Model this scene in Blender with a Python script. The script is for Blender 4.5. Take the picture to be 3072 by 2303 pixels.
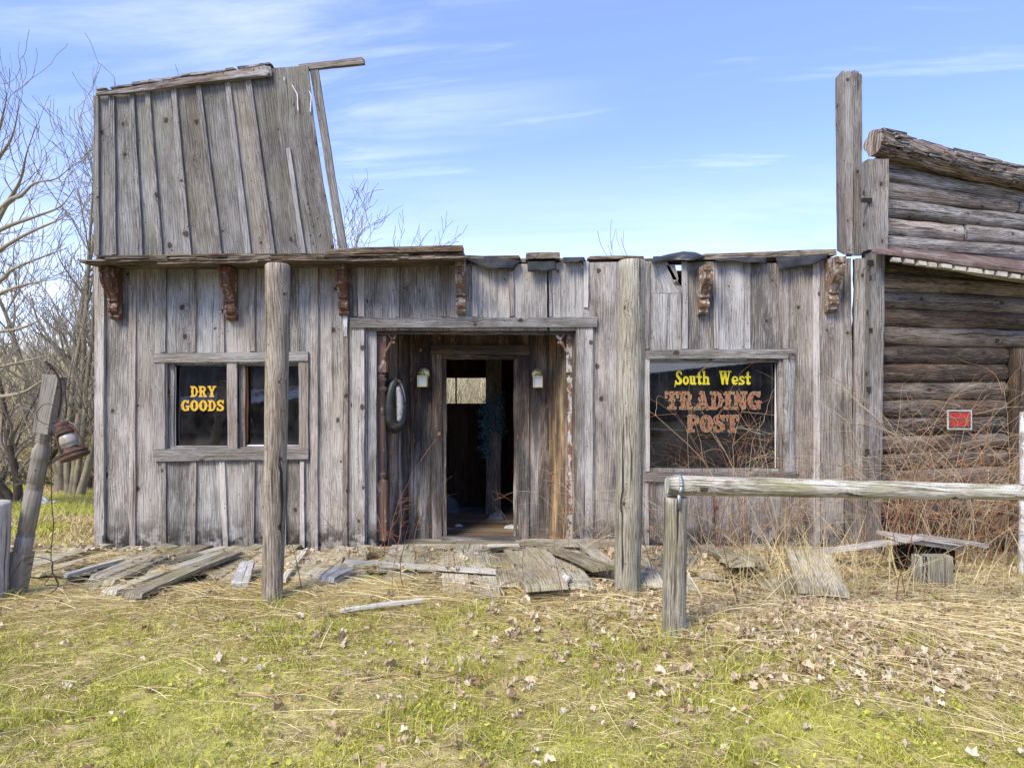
import bpy, math, random
import numpy as np
from mathutils import Vector, Matrix, noise

R = math.radians
random.seed(7)
rng = np.random.default_rng(11)
S = bpy.context.scene
for o in list(bpy.data.objects):
    bpy.data.objects.remove(o, do_unlink=True)

# ------------------------------------------------------------------ camera, sky, sun, exposure
CAMZ = 1.7
cam = bpy.data.cameras.new('camera')
cam.sensor_width = 36.0
cam.lens = 24.0
cam.clip_start = 0.05
cam.clip_end = 2000
camo = bpy.data.objects.new('camera', cam)
S.collection.objects.link(camo)
camo.location = (0, 0, CAMZ)
camo.rotation_euler = (R(90), 0, 0)
S.camera = camo
S.view_settings.view_transform = 'Standard'
S.view_settings.look = 'None'
S.view_settings.gamma = 1
S.view_settings.exposure = 0.93
S.cycles.max_bounces = 6
S.cycles.transparent_max_bounces = 12
S.cycles.use_denoising = True

SUN_EL, SUN_AZ = R(48), R(215)          # azimuth clockwise from +Y: behind the camera, to the left
world = bpy.data.worlds.new('World')
S.world = world
world.use_nodes = True
sun = bpy.data.lights.new('sun', 'SUN')
sun.energy = 2.65
sun.angle = R(24)
sun.color = (1.0, 0.93, 0.79)
suno = bpy.data.objects.new('sun', sun)
S.collection.objects.link(suno)
sd = Vector((math.sin(SUN_AZ) * math.cos(SUN_EL), math.cos(SUN_AZ) * math.cos(SUN_EL), math.sin(SUN_EL)))
suno.rotation_euler = sd.to_track_quat('Z', 'Y').to_euler()


class NT:
    """terse node-tree writer"""
    def __init__(s, tree):
        s.t = tree
        s.t.nodes.clear()

    def n(s, typ, ins=None, **props):
        nd = s.t.nodes.new(typ)
        for k, v in props.items():
            setattr(nd, k, v)
        for k, v in (ins or {}).items():
            s.put(nd.inputs[k], v)
        return nd

    def put(s, sock, v):
        if isinstance(v, bpy.types.NodeSocket):
            s.t.links.new(v, sock)
        elif isinstance(v, bpy.types.Node):
            s.t.links.new(v.outputs[0], sock)
        else:
            if isinstance(v, (tuple, list)) and len(v) == 3 and sock.type == 'RGBA':
                v = (*v, 1)
            sock.default_value = v

    def m(s, op, a, b=0.0, c=0.0, clamp=False):
        nd = s.n('ShaderNodeMath', operation=op, use_clamp=clamp)
        s.put(nd.inputs[0], a)
        s.put(nd.inputs[1], b)
        s.put(nd.inputs[2], c)
        return nd.outputs[0]

    def mix(s, f, a, b, blend='MIX'):
        nd = s.n('ShaderNodeMix', data_type='RGBA', blend_type=blend)
        nd.clamp_factor = True
        s.put(nd.inputs[0], f)
        s.put(nd.inputs[6], a)
        s.put(nd.inputs[7], b)
        return nd.outputs[2]

    def mr(s, v, a, b, c=0.0, d=1.0, smooth=True):
        nd = s.n('ShaderNodeMapRange', interpolation_type='SMOOTHSTEP' if smooth else 'LINEAR')
        for i, x in enumerate((v, a, b, c, d)):
            s.put(nd.inputs[i], x)
        return nd.outputs[0]

    def xyz(s, x=0.0, y=0.0, z=0.0):
        nd = s.n('ShaderNodeCombineXYZ')
        s.put(nd.inputs[0], x); s.put(nd.inputs[1], y); s.put(nd.inputs[2], z)
        return nd.outputs[0]

    def noise(s, vec, scale=1.0, detail=3.0, rough=0.55, dist=0.0, dim='2D'):
        nd = s.n('ShaderNodeTexNoise', noise_dimensions=dim)
        s.put(nd.inputs['Vector'], vec)
        nd.inputs['Scale'].default_value = scale
        nd.inputs['Detail'].default_value = detail
        nd.inputs['Roughness'].default_value = rough
        nd.inputs['Distortion'].default_value = dist
        return nd.outputs[0]

    def ramp(s, f, stops):
        nd = s.n('ShaderNodeValToRGB')
        cr = nd.color_ramp
        while len(cr.elements) < len(stops):
            cr.elements.new(0.5)
        for e, (p, c) in zip(cr.elements, stops):
            e.position = p
            e.color = (*c, 1)
        s.put(nd.inputs[0], f)
        return nd.outputs[0]


# sky: physical sky with thin cirrus streaks in the high air
w = NT(world.node_tree)
skyt = w.n('ShaderNodeTexSky', sky_type='NISHITA', sun_disc=False, sun_elevation=SUN_EL, sun_rotation=SUN_AZ,
           altitude=200, air_density=1.0, dust_density=0.6, ozone_density=2.6)
geo = w.n('ShaderNodeTexCoord')
sp = w.n('ShaderNodeSeparateXYZ', {0: geo.outputs['Generated']})
zc = w.m('MAXIMUM', sp.outputs[2], 0.02)
cu = w.m('DIVIDE', sp.outputs[0], w.m('ADD', zc, 0.16))
cv = w.m('DIVIDE', sp.outputs[1], w.m('ADD', zc, 0.16))
warp = w.noise(w.xyz(cu, cv), 0.9, 3, 0.5)
cvec = w.xyz(w.m('ADD', w.m('MULTIPLY', cu, 0.55), w.m('MULTIPLY', warp, 0.5)), w.m('ADD', w.m('MULTIPLY', cv, 2.2), w.m('MULTIPLY', cu, 0.25)))
c1 = w.noise(cvec, 1.5, 9, 0.6, 0.25)
c2 = w.noise(w.xyz(w.m('MULTIPLY', cu, .5), cv), 0.75, 2, 0.5)
c3 = w.noise(w.xyz(w.m('MULTIPLY', cu, 1.1), w.m('ADD', w.m('MULTIPLY', cv, 7.0), w.m('MULTIPLY', cu, 1.2))), 1.0, 6, 0.55, 0.2)
cl = w.m('MAXIMUM', w.m('MULTIPLY', w.mr(c1, 0.44, 0.76), w.mr(c2, 0.34, 0.66)), w.m('MULTIPLY', w.mr(c3, 0.56, 0.8), 0.5))
low = w.mr(sp.outputs[2], 0.02, 0.36, 1.0, 0.0)
veil = w.m('MAXIMUM', w.m('MULTIPLY', cl, 0.6), w.m('MULTIPLY', low, w.mr(c1, 0.3, 0.65, 0.5, 1.0)), clamp=True)
skc = w.mix(1.0, skyt.outputs[0], (0.66, 0.73, 1.10), 'MULTIPLY')
skc = w.mix(0.15, skc, (4.2, 5.2, 7.8))
skc = w.mix(w.m('MULTIPLY', veil, .88), skc, (4.7, 5.1, 5.9))
bg = w.n('ShaderNodeBackground', {'Color': skc, 'Strength': 0.142})
w.n('ShaderNodeOutputWorld', {'Surface': bg})

# ------------------------------------------------------------------ helpers
FPX, CX, CY = 2048.0, 1536.0, 1151.5


def P(px, py, Y):
    """point at depth Y seen at pixel (px, py) of the 3072 x 2303 photograph"""
    return Vector(((px - CX) / FPX * Y, Y, CAMZ - (py - CY) / FPX * Y))


def G(px, py, z=0.0):
    """point at height z seen at that pixel"""
    return P(px, py, (CAMZ - z) * FPX / (py - CY))


BASE = {}


def link(o, parent=None, base=(0, 0, 0)):
    S.collection.objects.link(o)
    BASE[o.name] = Vector(base)
    if parent is not None:
        o.parent = parent
        o.matrix_parent_inverse = Matrix.Translation(-BASE[parent.name])
        BASE[o.name] = Vector((0, 0, 0))
        o.location = (0, 0, 0)


def tag(o, label=None, cat=None, group=None, kind=None):
    if label: o['label'] = label
    if cat: o['category'] = cat
    if group: o['group'] = group
    if kind: o['kind'] = kind
    return o


def thing(name, label, cat, loc=(0, 0, 0), group=None):
    o = bpy.data.objects.new(name, None)
    S.collection.objects.link(o)
    o.location = loc
    o.empty_display_size = 0.2
    BASE[o.name] = Vector(loc)
    return tag(o, label, cat, group)


class MB:
    def __init__(s):
        s.v = []; s.f = []; s.uv = []; s.r = []; s.smooth = []

    def quad(s, ids, uvs, r, sm=False):
        s.f.append(ids); s.uv.extend(uvs); s.r.append(r); s.smooth.append(sm)

    def build(s, name, mat, parent=None, label=None, cat=None, group=None, kind=None):
        me = bpy.data.meshes.new(name)
        V = [Vector(p) for p in s.v]
        base = Vector((0, 0, 0))
        if parent is None and V:
            xs = [p.x for p in V]; ys = [p.y for p in V]
            base = Vector(((min(xs) + max(xs)) / 2, (min(ys) + max(ys)) / 2, min(p.z for p in V)))
        me.from_pydata([p - base for p in V], [], s.f)
        uvl = me.uv_layers.new(name='UVMap')
        uvl.data.foreach_set('uv', np.array(s.uv, dtype=np.float32).ravel())
        at = me.attributes.new('rnd', 'FLOAT_VECTOR', 'FACE')
        at.data.foreach_set('vector', np.array(s.r, dtype=np.float32).ravel())
        me.polygons.foreach_set('use_smooth', np.array(s.smooth, dtype=bool))
        for m_ in (mat if isinstance(mat, (list, tuple)) else [mat]):
            me.materials.append(m_)
        me.update()
        o = bpy.data.objects.new(name, me)
        link(o, parent)
        if parent is None:
            o.location = base
            BASE[o.name] = Vector((0, 0, 0)) + base
        return tag(o, label, cat, group, kind)


def rr():
    return (random.random(), random.random(), random.random())


def hn(x, s):
    return noise.noise(Vector((x, s * 7.31, s * 1.7)))


def board(mb, A0, A1, B1, B0, N, t, seg=8, cols=3, wob=0.004, ragA=0.0, ragB=0.0, cup=0.0, bow=0.0, r=None, uv0=None):
    """sawn board: corners A0-A1 at one end, B0-B1 at the other; the length runs A -> B, N is its outward face"""
    A0, A1, B0, B1, N = map(Vector, (A0, A1, B0, B1, N))
    N = N.normalized()
    r = r or rr()
    sd_ = random.uniform(0, 99)
    ru, rv = uv0 or (random.uniform(0, 60), random.uniform(0, 60))
    L = ((A0 + A1) / 2 - (B0 + B1) / 2).length
    W = (A0 - A1).length
    dirL = ((B0 + B1) / 2 - (A0 + A1) / 2).normalized()
    dirW = (A1 - A0).normalized()
    b = len(mb.v)
    nc = cols + 1
    for i in range(seg + 1):
        k = i / seg
        el = hn(k * L * 1.8, sd_) * wob * 2 + hn(k * L * 9, sd_ + 3) * wob
        er = hn(k * L * 1.8, sd_ + 9) * wob * 2 + hn(k * L * 9, sd_ + 13) * wob
        zb = hn(k * L * .9, sd_ + 20) * bow + math.sin(k * math.pi) * bow * .5
        for j in range(nc):
            q = j / cols
            p = A0.lerp(A1, q).lerp(B0.lerp(B1, q), k)
            p = p + dirW * (el * (1 - q) + er * q)
            if i == 0 and ragA: p = p + dirL * (random.random() * ragA)
            if i == seg and ragB: p = p - dirL * (random.random() * ragB)
            mb.v.append(p + N * (t - cup * (1 - (2 * q - 1) ** 2) + zb))
        for q in (0, 1):
            p = A0.lerp(A1, q).lerp(B0.lerp(B1, q), k) + dirW * (el if q == 0 else er)
            mb.v.append(p + N * zb)
    st = nc + 2
    for i in range(seg):
        v0, v1 = i / seg * L + rv, (i + 1) / seg * L + rv
        a, c = b + i * st, b + (i + 1) * st
        for j in range(cols):
            u0, u1 = j / cols * W + ru, (j + 1) / cols * W + ru
            mb.quad((a + j, c + j, c + j + 1, a + j + 1), ((u0, v0), (u0, v1), (u1, v1), (u1, v0)), r)
        mb.quad((a + nc, c + nc, c, a), ((ru - t, v0), (ru - t, v1), (ru, v1), (ru, v0)), r)
        mb.quad((a + cols, c + cols, c + nc + 1, a + nc + 1), ((ru + W, v0), (ru + W, v1), (ru + W + t, v1), (ru + W + t, v0)), r)
        mb.quad((a + nc + 1, c + nc + 1, c + nc, a + nc), ((ru, v0), (ru, v1), (ru + W, v1), (ru + W, v0)), r)
    for a, vv in ((b, rv), (b + seg * st, rv + L)):
        ids = [a + j for j in range(nc)] + [a + nc + 1, a + nc]
        mb.quad(tuple(ids), tuple((ru + (j / cols) * W, vv) for j in range(nc)) + ((ru + W, vv + t), (ru, vv + t)), r)


def vb(mb, Y, tl, tr, yt, bl, br, yb, t=.022, proud=0.0, **k):
    """upright board on a wall facing the camera, given by pixel corners on that wall"""
    yt = yt if isinstance(yt, tuple) else (yt, yt)
    yb = yb if isinstance(yb, tuple) else (yb, yb)
    off = Vector((0, -proud, 0))
    board(mb, P(tl, yt[0], Y) + off, P(tr, yt[1], Y) + off, P(br, yb[1], Y) + off, P(bl, yb[0], Y) + off, (0, -1, 0), t, **k)


def hb(mb, Y, xl, xr, ytl, ybl, ytr=None, ybr=None, t=.025, proud=0.0, **k):
    """level board on a wall facing the camera"""
    ytr = ytl if ytr is None else ytr
    ybr = ybl if ybr is None else ybr
    off = Vector((0, -proud, 0))
    board(mb, P(xl, ybl, Y) + off, P(xl, ytl, Y) + off, P(xr, ytr, Y) + off, P(xr, ybr, Y) + off, (0, -1, 0), t, **k)


def lay(mb, p, q, w0, w1=None, t=.035, up=(0, 0, 1), **k):
    """board lying from p to q, width w0 -> w1"""
    p, q, up = Vector(p), Vector(q), Vector(up)
    w1 = w0 if w1 is None else w1
    s = (q - p).cross(up).normalized()
    n = s.cross(q - p).normalized()
    if n.dot(up) < 0: n = -n
    board(mb, p - s * w0 / 2, p + s * w0 / 2, q + s * w1 / 2, q - s * w1 / 2, n, t, **k)


def box(mb, c, sx, sy, sz, rz=0.0, r=None, M=None):
    r = r or rr()
    b = len(mb.v)
    M = M or Matrix.Rotation(rz, 3, 'Z')
    c = Vector(c)
    for dz in (-.5, .5):
        for dy in (-.5, .5):
            for dx in (-.5, .5):
                mb.v.append(c + M @ Vector((dx * sx, dy * sy, dz * sz)))
    ru, rv = random.uniform(0, 50), random.uniform(0, 50)
    for ids, a, d in (((0, 1, 5, 4), sx, sz), ((2, 6, 7, 3), sx, sz), ((0, 4, 6, 2), sy, sz), ((1, 3, 7, 5), sy, sz), ((4, 5, 7, 6), sx, sy), ((0, 2, 3, 1), sx, sy)):
        mb.quad(tuple(b + i for i in ids), ((ru, rv), (ru + a, rv), (ru + a, rv + d), (ru, rv + d)), r)


def tube(mb, pts, rad, n=8, rough=0.0, rscale=6.0, r=None, cap=True, sm=True, flat=1.0, fx=1.0):
    """round stick through pts; rad a number or a list"""
    pts = [Vector(p) for p in pts]
    rad = rad if isinstance(rad, (list, tuple)) else [rad] * len(pts)
    r = r or rr()
    ru, rv = random.uniform(0, 60), random.uniform(0, 60)
    sdd = random.uniform(0, 50)
    b = len(mb.v)
    t0 = (pts[1] - pts[0]).normalized()
    x = t0.cross(Vector((0, 0, 1)))
    if x.length < 1e-3: x = Vector((1, 0, 0))
    x.normalize()
    d = 0
    ds = []
    for i, p in enumerate(pts):
        t = (pts[min(i + 1, len(pts) - 1)] - pts[max(i - 1, 0)]).normalized()
        x = (x - t * x.dot(t)).normalized()
        y = t.cross(x)
        if i: d += (p - pts[i - 1]).length
        ds.append(d)
        for j in range(n):
            a = j / n * 2 * math.pi
            rq = rad[i]
            if rough:
                rq *= 1 + rough * noise.noise(Vector((math.cos(a) * 1.5, math.sin(a) * 1.5, d * rscale + sdd))) + rough * .5 * noise.noise(Vector((math.cos(a) * 5, math.sin(a) * 5, d * rscale * .4 + sdd)))
            mb.v.append(p + (x * math.cos(a) * fx + y * math.sin(a) * flat) * rq)
    for i in range(len(pts) - 1):
        for j in range(n):
            j2 = (j + 1) % n
            c = rad[i] * 2 * math.pi
            u0, u1 = j / n * c + ru, (j + 1) / n * c + ru
            mb.quad((b + i * n + j, b + i * n + j2, b + (i + 1) * n + j2, b + (i + 1) * n + j),
                    ((u0, ds[i] + rv), (u1, ds[i] + rv), (u1, ds[i + 1] + rv), (u0, ds[i + 1] + rv)), r, sm)
    if cap:
        for base in (b, b + (len(pts) - 1) * n):
            mb.quad(tuple(base + j for j in range(n)), tuple((ru + math.cos(j / n * 6.283) * rad[0] * .5, rv + math.sin(j / n * 6.283) * rad[0] * .5) for j in range(n)), r)


def samp(pts, k):
    """smooth polyline (Catmull-Rom) through pts, k pieces per span"""
    pts = [Vector(p) for p in pts]
    out = []
    for i in range(len(pts) - 1):
        p0 = pts[max(i - 1, 0)]; p1 = pts[i]; p2 = pts[i + 1]; p3 = pts[min(i + 2, len(pts) - 1)]
        for j in range(k):
            t = j / k
            out.append(.5 * ((2 * p1) + (p2 - p0) * t + (2 * p0 - 5 * p1 + 4 * p2 - p3) * t * t + (3 * p1 - p0 - 3 * p2 + p3) * t ** 3))
    out.append(pts[-1])
    return out


def lathe(mb, prof, c, axis, n=20, r=None, sm=True):
    """turned shape: prof = (radius, distance along axis)"""
    axis = Vector(axis).normalized()
    x = axis.orthogonal().normalized()
    y = axis.cross(x)
    c = Vector(c)
    r = r or rr()
    b = len(mb.v)
    ru = random.uniform(0, 50)
    for rad, h in prof:
        for j in range(n):
            a = j / n * 2 * math.pi
            mb.v.append(c + axis * h + (x * math.cos(a) + y * math.sin(a)) * max(rad, 1e-4))
    for i in range(len(prof) - 1):
        for j in range(n):
            j2 = (j + 1) % n
            u0, u1 = ru + j / n * .3, ru + (j + 1) / n * .3
            mb.quad((b + i * n + j, b + i * n + j2, b + (i + 1) * n + j2, b + (i + 1) * n + j),
                    ((u0, prof[i][1] + ru), (u1, prof[i][1] + ru), (u1, prof[i + 1][1] + ru), (u0, prof[i + 1][1] + ru)), r, sm)
    mb.quad(tuple(b + j for j in range(n)), tuple((ru, ru) for j in range(n)), r)
    mb.quad(tuple(b + (len(prof) - 1) * n + j for j in range(n)), tuple((ru, ru) for j in range(n)), r)


def prism(mb, poly, ext, r=None):
    """closed polygon (3D points) pushed along ext"""
    r = r or rr()
    ext = Vector(ext)
    poly = [Vector(p) for p in poly]
    b = len(mb.v); n = len(poly)
    ru = random.uniform(0, 50)
    mb.v += poly + [p + ext for p in poly]
    o = poly[0]
    ax = (poly[1] - poly[0]).normalized()
    nn = ext.normalized()
    ay = nn.cross(ax)
    uvs = [((p - o).dot(ax) + ru, (p - o).dot(ay) + ru) for p in poly]
    mb.quad(tuple(range(b, b + n)), tuple(uvs), r)
    mb.quad(tuple(range(b + 2 * n - 1, b + n - 1, -1)), tuple(reversed(uvs)), r)
    d = 0
    for i in range(n):
        j = (i + 1) % n
        l = (poly[j] - poly[i]).length
        mb.quad((b + i, b + j, b + n + j, b + n + i), ((ru + d, ru), (ru + d + l, ru), (ru + d + l, ru + ext.length), (ru + d, ru + ext.length)), r)
        d += l


def np_mesh(name, V, F, rnd, mat, parent=None, smooth=False, **k):
    """V (n,3), F (m,4) or (m,3), rnd (m,3)"""
    me = bpy.data.meshes.new(name)
    nv, nf, q = len(V), len(F), F.shape[1]
    me.vertices.add(nv)
    me.vertices.foreach_set('co', V.astype(np.float32).ravel())
    me.loops.add(nf * q)
    me.loops.foreach_set('vertex_index', F.astype(np.int32).ravel())
    me.polygons.add(nf)
    me.polygons.foreach_set('loop_start', (np.arange(nf) * q).astype(np.int32))
    me.polygons.foreach_set('loop_total', np.full(nf, q, dtype=np.int32))
    me.polygons.foreach_set('use_smooth', np.full(nf, smooth, dtype=bool))
    at = me.attributes.new('rnd', 'FLOAT_VECTOR', 'FACE')
    at.data.foreach_set('vector', rnd.astype(np.float32).ravel())
    me.materials.append(mat)
    me.update(calc_edges=True)
    me.validate()
    o = bpy.data.objects.new(name, me)
    link(o, parent)
    return tag(o, **k)


def ribbons(base, d, L, W, bend, segs, side=None):
    """thin blades: base (n,3), unit d (n,3), L, W (n), bend (n,3) added * s^2"""
    n = len(base)
    if side is None:
        side = np.cross(d, rng.normal(size=(n, 3)))
    side /= np.linalg.norm(side, axis=1, keepdims=True) + 1e-9
    s = np.linspace(0, 1, segs + 1)
    pts = base[:, None, :] + d[:, None, :] * (L[:, None] * s)[:, :, None] + bend[:, None, :] * (s ** 2)[None, :, None]
    wd = W[:, None] * (1 - s ** 2 * .85)[None, :]
    V = np.stack([pts - side[:, None, :] * wd[:, :, None] / 2, pts + side[:, None, :] * wd[:, :, None] / 2], axis=2)
    V = V.reshape(-1, 3)
    k = np.arange(n)[:, None] * (segs + 1) * 2 + np.arange(segs)[None, :] * 2
    F = np.stack([k, k + 1, k + 3, k + 2], axis=2).reshape(-1, 4)
    return V, F

# ------------------------------------------------------------------ materials
def newmat(name):
    m = bpy.data.materials.new(name)
    m.use_nodes = True
    return m, NT(m.node_tree)


def out(t, color, rough=0.85, bump=None, bstr=0.4, bdist=0.004, metal=0.0, spec=0.3, coat=0.0, extra=None):
    ins = {'Base Color': color, 'Roughness': rough, 'Metallic': metal, 'Specular IOR Level': spec}
    if extra: ins.update(extra)
    p = t.n('ShaderNodeBsdfPrincipled', ins)
    if bump is not None:
        b = t.n('ShaderNodeBump', {'Strength': bstr, 'Distance': bdist, 'Height': bump})
        t.put(p.inputs['Normal'], b.outputs[0])
    t.n('ShaderNodeOutputMaterial', {'Surface': p})
    return p


def wood(name, dark, mid, light, warm=(.24, .15, .09), warmamt=.25, knotcol=(.035, .025, .02), knots=.5, var=.5,
         green=None, greenamt=0., low=0., contrast=1.0, saw=.5, soot=0.0, flake=None, flakeamt=0., bst=.5, stain=0.0, ck=62, cka=.75, stk=.7, fin=1.6, blt=.85, bleach=None):
    m, t = newmat(name)
    uv = t.n('ShaderNodeUVMap', uv_map='UVMap')
    s = t.n('ShaderNodeSeparateXYZ', {0: uv.outputs[0]})
    u, v = s.outputs[0], s.outputs[1]
    at = t.n('ShaderNodeAttribute', attribute_name='rnd')
    q = t.n('ShaderNodeSeparateXYZ', {0: at.outputs['Vector']})
    rx, ry, rz = q.outputs
    M = t.m
    flow = t.noise(t.xyz(M('MULTIPLY', u, 3.2), M('MULTIPLY', v, .75)), 1, 2, .5)
    vor = t.n('ShaderNodeTexVoronoi', {'Vector': t.xyz(M('MULTIPLY', u, 4.2), M('MULTIPLY', v, 3.1)), 'Scale': 1.0}, voronoi_dimensions='2D')
    cs = t.n('ShaderNodeSeparateXYZ', {0: vor.outputs['Color']})
    has = M('LESS_THAN', cs.outputs[0], knots)
    rad = M('MULTIPLY_ADD', cs.outputs[1], .08, .04)
    dd = M('ADD', vor.outputs['Distance'], M('MULTIPLY', M('SUBTRACT', t.noise(t.xyz(u, v), 35, 3), .5), .09))
    knot = M('MULTIPLY', has, M('SUBTRACT', 1.0, M('SMOOTH_MIN', 1.0, M('DIVIDE', dd, rad), .3), clamp=True), clamp=True)
    knot = t.mr(knot, 0.0, .35)
    halo = M('MULTIPLY', has, t.mr(dd, 0.04, .34, 1.0, 0.0))
    phase = M('ADD', M('MULTIPLY', u, 290), M('ADD', M('MULTIPLY', flow, 40), M('MULTIPLY', halo, 16)))
    ring = M('MULTIPLY_ADD', M('SINE', phase), .5, .5)
    ucur = M('ADD', u, M('MULTIPLY', halo, .018))
    fine = t.noise(t.xyz(M('MULTIPLY', ucur, 110), M('MULTIPLY', v, 7)), 1, 4, .75)
    streak = t.noise(t.xyz(M('MULTIPLY', ucur, 36), M('MULTIPLY', v, 1.8)), 1, 4, .65)
    blot = t.noise(t.xyz(M('MULTIPLY', u, 5), M('MULTIPLY', v, 1.6)), 1, 4, .6)
    crk = t.noise(t.xyz(M('MULTIPLY', ucur, ck), M('MULTIPLY', v, .9)), 1, 2, .5)
    crack = t.mr(crk, .66, .74)
    sawm = M('SINE', M('ADD', M('MULTIPLY', v, 260), M('ADD', M('MULTIPLY', u, 160), M('MULTIPLY', flow, 20))))
    sawm = M('MULTIPLY', sawm, M('MULTIPLY', saw * .12, t.mr(blot, .4, .6)))
    tone = M('ADD', M('MULTIPLY', M('SUBTRACT', streak, .5), stk * contrast), M('MULTIPLY', M('SUBTRACT', fine, .5), fin * contrast))
    tone = M('ADD', tone, M('MULTIPLY', M('SUBTRACT', ring, .5), .2 * contrast))
    tone = M('ADD', tone, M('MULTIPLY', M('SUBTRACT', blot, .5), blt * contrast))
    tone = M('ADD', tone, sawm)
    tone = M('ADD', tone, M('MULTIPLY', M('SUBTRACT', rx, .5), var))
    tone = M('ADD', tone, .5, clamp=True)
    col = t.ramp(tone, [(0.08, dark), (.5, mid), (.92, light)])
    wf = M('MULTIPLY', t.mr(t.noise(t.xyz(M('MULTIPLY', u, 7), M('MULTIPLY', v, 1.1), 3), 1, 4, .6, dim='3D'), .42, .72), warmamt * 1.6)
    wf = M('ADD', wf, M('MULTIPLY', M('SUBTRACT', ry, .35), warmamt), clamp=True)
    col = t.mix(wf, col, t.mix(1.0, warm, t.mix(tone, (.6, .6, .6), (1.4, 1.4, 1.4)), 'MULTIPLY'))
    pos = t.n('ShaderNodeNewGeometry')
    ps = t.n('ShaderNodeSeparateXYZ', {0: pos.outputs['Position']})
    pn = t.noise(pos.outputs['Position'], 9, 4, .65, dim='3D')
    col = t.mix(1.0, col, t.ramp(rz, [(0, (.94, .96, .985)), (.5, (1, 1, 1)), (1, (1.06, 1.0, .94))]), 'MULTIPLY')
    if green:
        gn = t.noise(pos.outputs['Position'], 2.6, 4, .6, dim='3D')
        col = t.mix(M('MULTIPLY', t.mr(gn, .45, .68), greenamt), col, green)
    if stain:
        st = t.noise(t.xyz(M('MULTIPLY', u, 11), M('MULTIPLY', v, .55), 17), 1, 5, .65, dim='3D')
        col = t.mix(M('MULTIPLY', t.mr(st, .53, .72), stain), col, t.mix(1.0, col, (.30, .27, .25), 'MULTIPLY'))
        st2 = t.noise(t.xyz(M('MULTIPLY', u, 16), M('MULTIPLY', v, .9), 31), 1, 4, .6, dim='3D')
        col = t.mix(M('MULTIPLY', t.mr(st2, .6, .72), stain * .7), col, t.mix(1.0, col, (.85, .55, .36), 'MULTIPLY'))
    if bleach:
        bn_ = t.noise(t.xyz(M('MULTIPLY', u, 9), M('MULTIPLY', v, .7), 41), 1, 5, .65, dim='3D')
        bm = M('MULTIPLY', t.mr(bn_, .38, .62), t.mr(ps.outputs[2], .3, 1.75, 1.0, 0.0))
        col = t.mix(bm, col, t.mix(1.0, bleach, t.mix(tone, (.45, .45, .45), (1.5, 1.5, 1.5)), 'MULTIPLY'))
    if soot:
        col = t.mix(M('MULTIPLY', t.mr(t.noise(t.xyz(M('MULTIPLY', u, 6), M('MULTIPLY', v, .8), 9), 1, 3, .5, dim='3D'), .36, .6), soot), col, (.022, .022, .025))
    col = t.mix(M('MULTIPLY', halo, .35), col, t.mix(1.0, col, (.62, .56, .52), 'MULTIPLY'))
    col = t.mix(M('MULTIPLY', crack, cka), col, (.03, .026, .024))
    col = t.mix(M('MULTIPLY', knot, .85), col, knotcol)
    v2 = t.n('ShaderNodeTexVoronoi', {'Vector': t.xyz(u, v), 'Scale': 8.5}, voronoi_dimensions='2D')
    c2_ = t.n('ShaderNodeSeparateXYZ', {0: v2.outputs['Color']})
    nail = M('MULTIPLY', M('LESS_THAN', v2.outputs['Distance'], .05), M('LESS_THAN', c2_.outputs[0], .35))
    col = t.mix(M('MULTIPLY', nail, .8), col, (.03, .02, .015))
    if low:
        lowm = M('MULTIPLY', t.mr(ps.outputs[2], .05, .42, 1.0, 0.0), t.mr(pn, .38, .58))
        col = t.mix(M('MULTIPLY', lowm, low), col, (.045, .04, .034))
    if flake:
        fl = t.mr(t.noise(t.xyz(M('MULTIPLY', u, 15), M('MULTIPLY', v, 8), 5), 1, 4, .65, dim='3D'), .56 - flakeamt * .2, .6 - flakeamt * .2)
        col = t.mix(fl, col, flake)
    h = M('ADD', M('MULTIPLY', streak, .8), M('ADD', M('MULTIPLY', fine, .5), M('MULTIPLY', ring, .18)))
    h = M('SUBTRACT', h, M('MULTIPLY', crack, .8))
    h = M('SUBTRACT', h, M('MULTIPLY', knot, .3))
    out(t, col, .88, h, bst, .006, spec=.2)
    return m


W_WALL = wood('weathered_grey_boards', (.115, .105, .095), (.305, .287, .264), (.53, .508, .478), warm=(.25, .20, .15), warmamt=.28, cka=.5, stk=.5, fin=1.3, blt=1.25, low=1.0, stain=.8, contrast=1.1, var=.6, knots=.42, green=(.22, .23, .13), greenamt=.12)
W_BATT = wood('weathered_battens', (.15, .138, .122), (.37, .35, .322), (.58, .56, .53), warm=(.25, .18, .13), warmamt=.32, stain=.6, low=.35, var=.6, knots=.22)
W_FBATT = wood('upper_battens', (.10, .092, .082), (.28, .262, .24), (.44, .42, .39), warm=(.2, .15, .11), warmamt=.25, var=.4, knots=.1, stain=.4)
W_FRONT = wood('weathered_upper_boards', (.085, .078, .07), (.215, .202, .185), (.37, .355, .33), cka=.5, stk=.5, fin=1.3, blt=1.1, warm=(.16, .13, .105), warmamt=.3, stain=.6, var=.35, knots=.42, green=(.19, .2, .10), greenamt=.25)
W_TRIM = wood('weathered_trim', (.10, .088, .078), (.25, .23, .21), (.43, .41, .38), warm=(.2, .15, .11), warmamt=.3, stain=.5, var=.35, knots=.3, green=(.2, .21, .12), greenamt=.12)
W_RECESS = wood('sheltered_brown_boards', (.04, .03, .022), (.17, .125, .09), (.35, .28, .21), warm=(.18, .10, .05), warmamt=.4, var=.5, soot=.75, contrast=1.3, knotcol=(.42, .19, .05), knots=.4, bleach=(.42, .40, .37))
W_GOLD = wood('unweathered_golden_board', (.07, .045, .025), (.30, .20, .11), (.5, .37, .22), warm=(.28, .16, .07), warmamt=.4, var=.2, soot=.8, contrast=1.3, knotcol=(.4, .18, .05), knots=.5, bleach=(.58, .40, .22))
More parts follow.
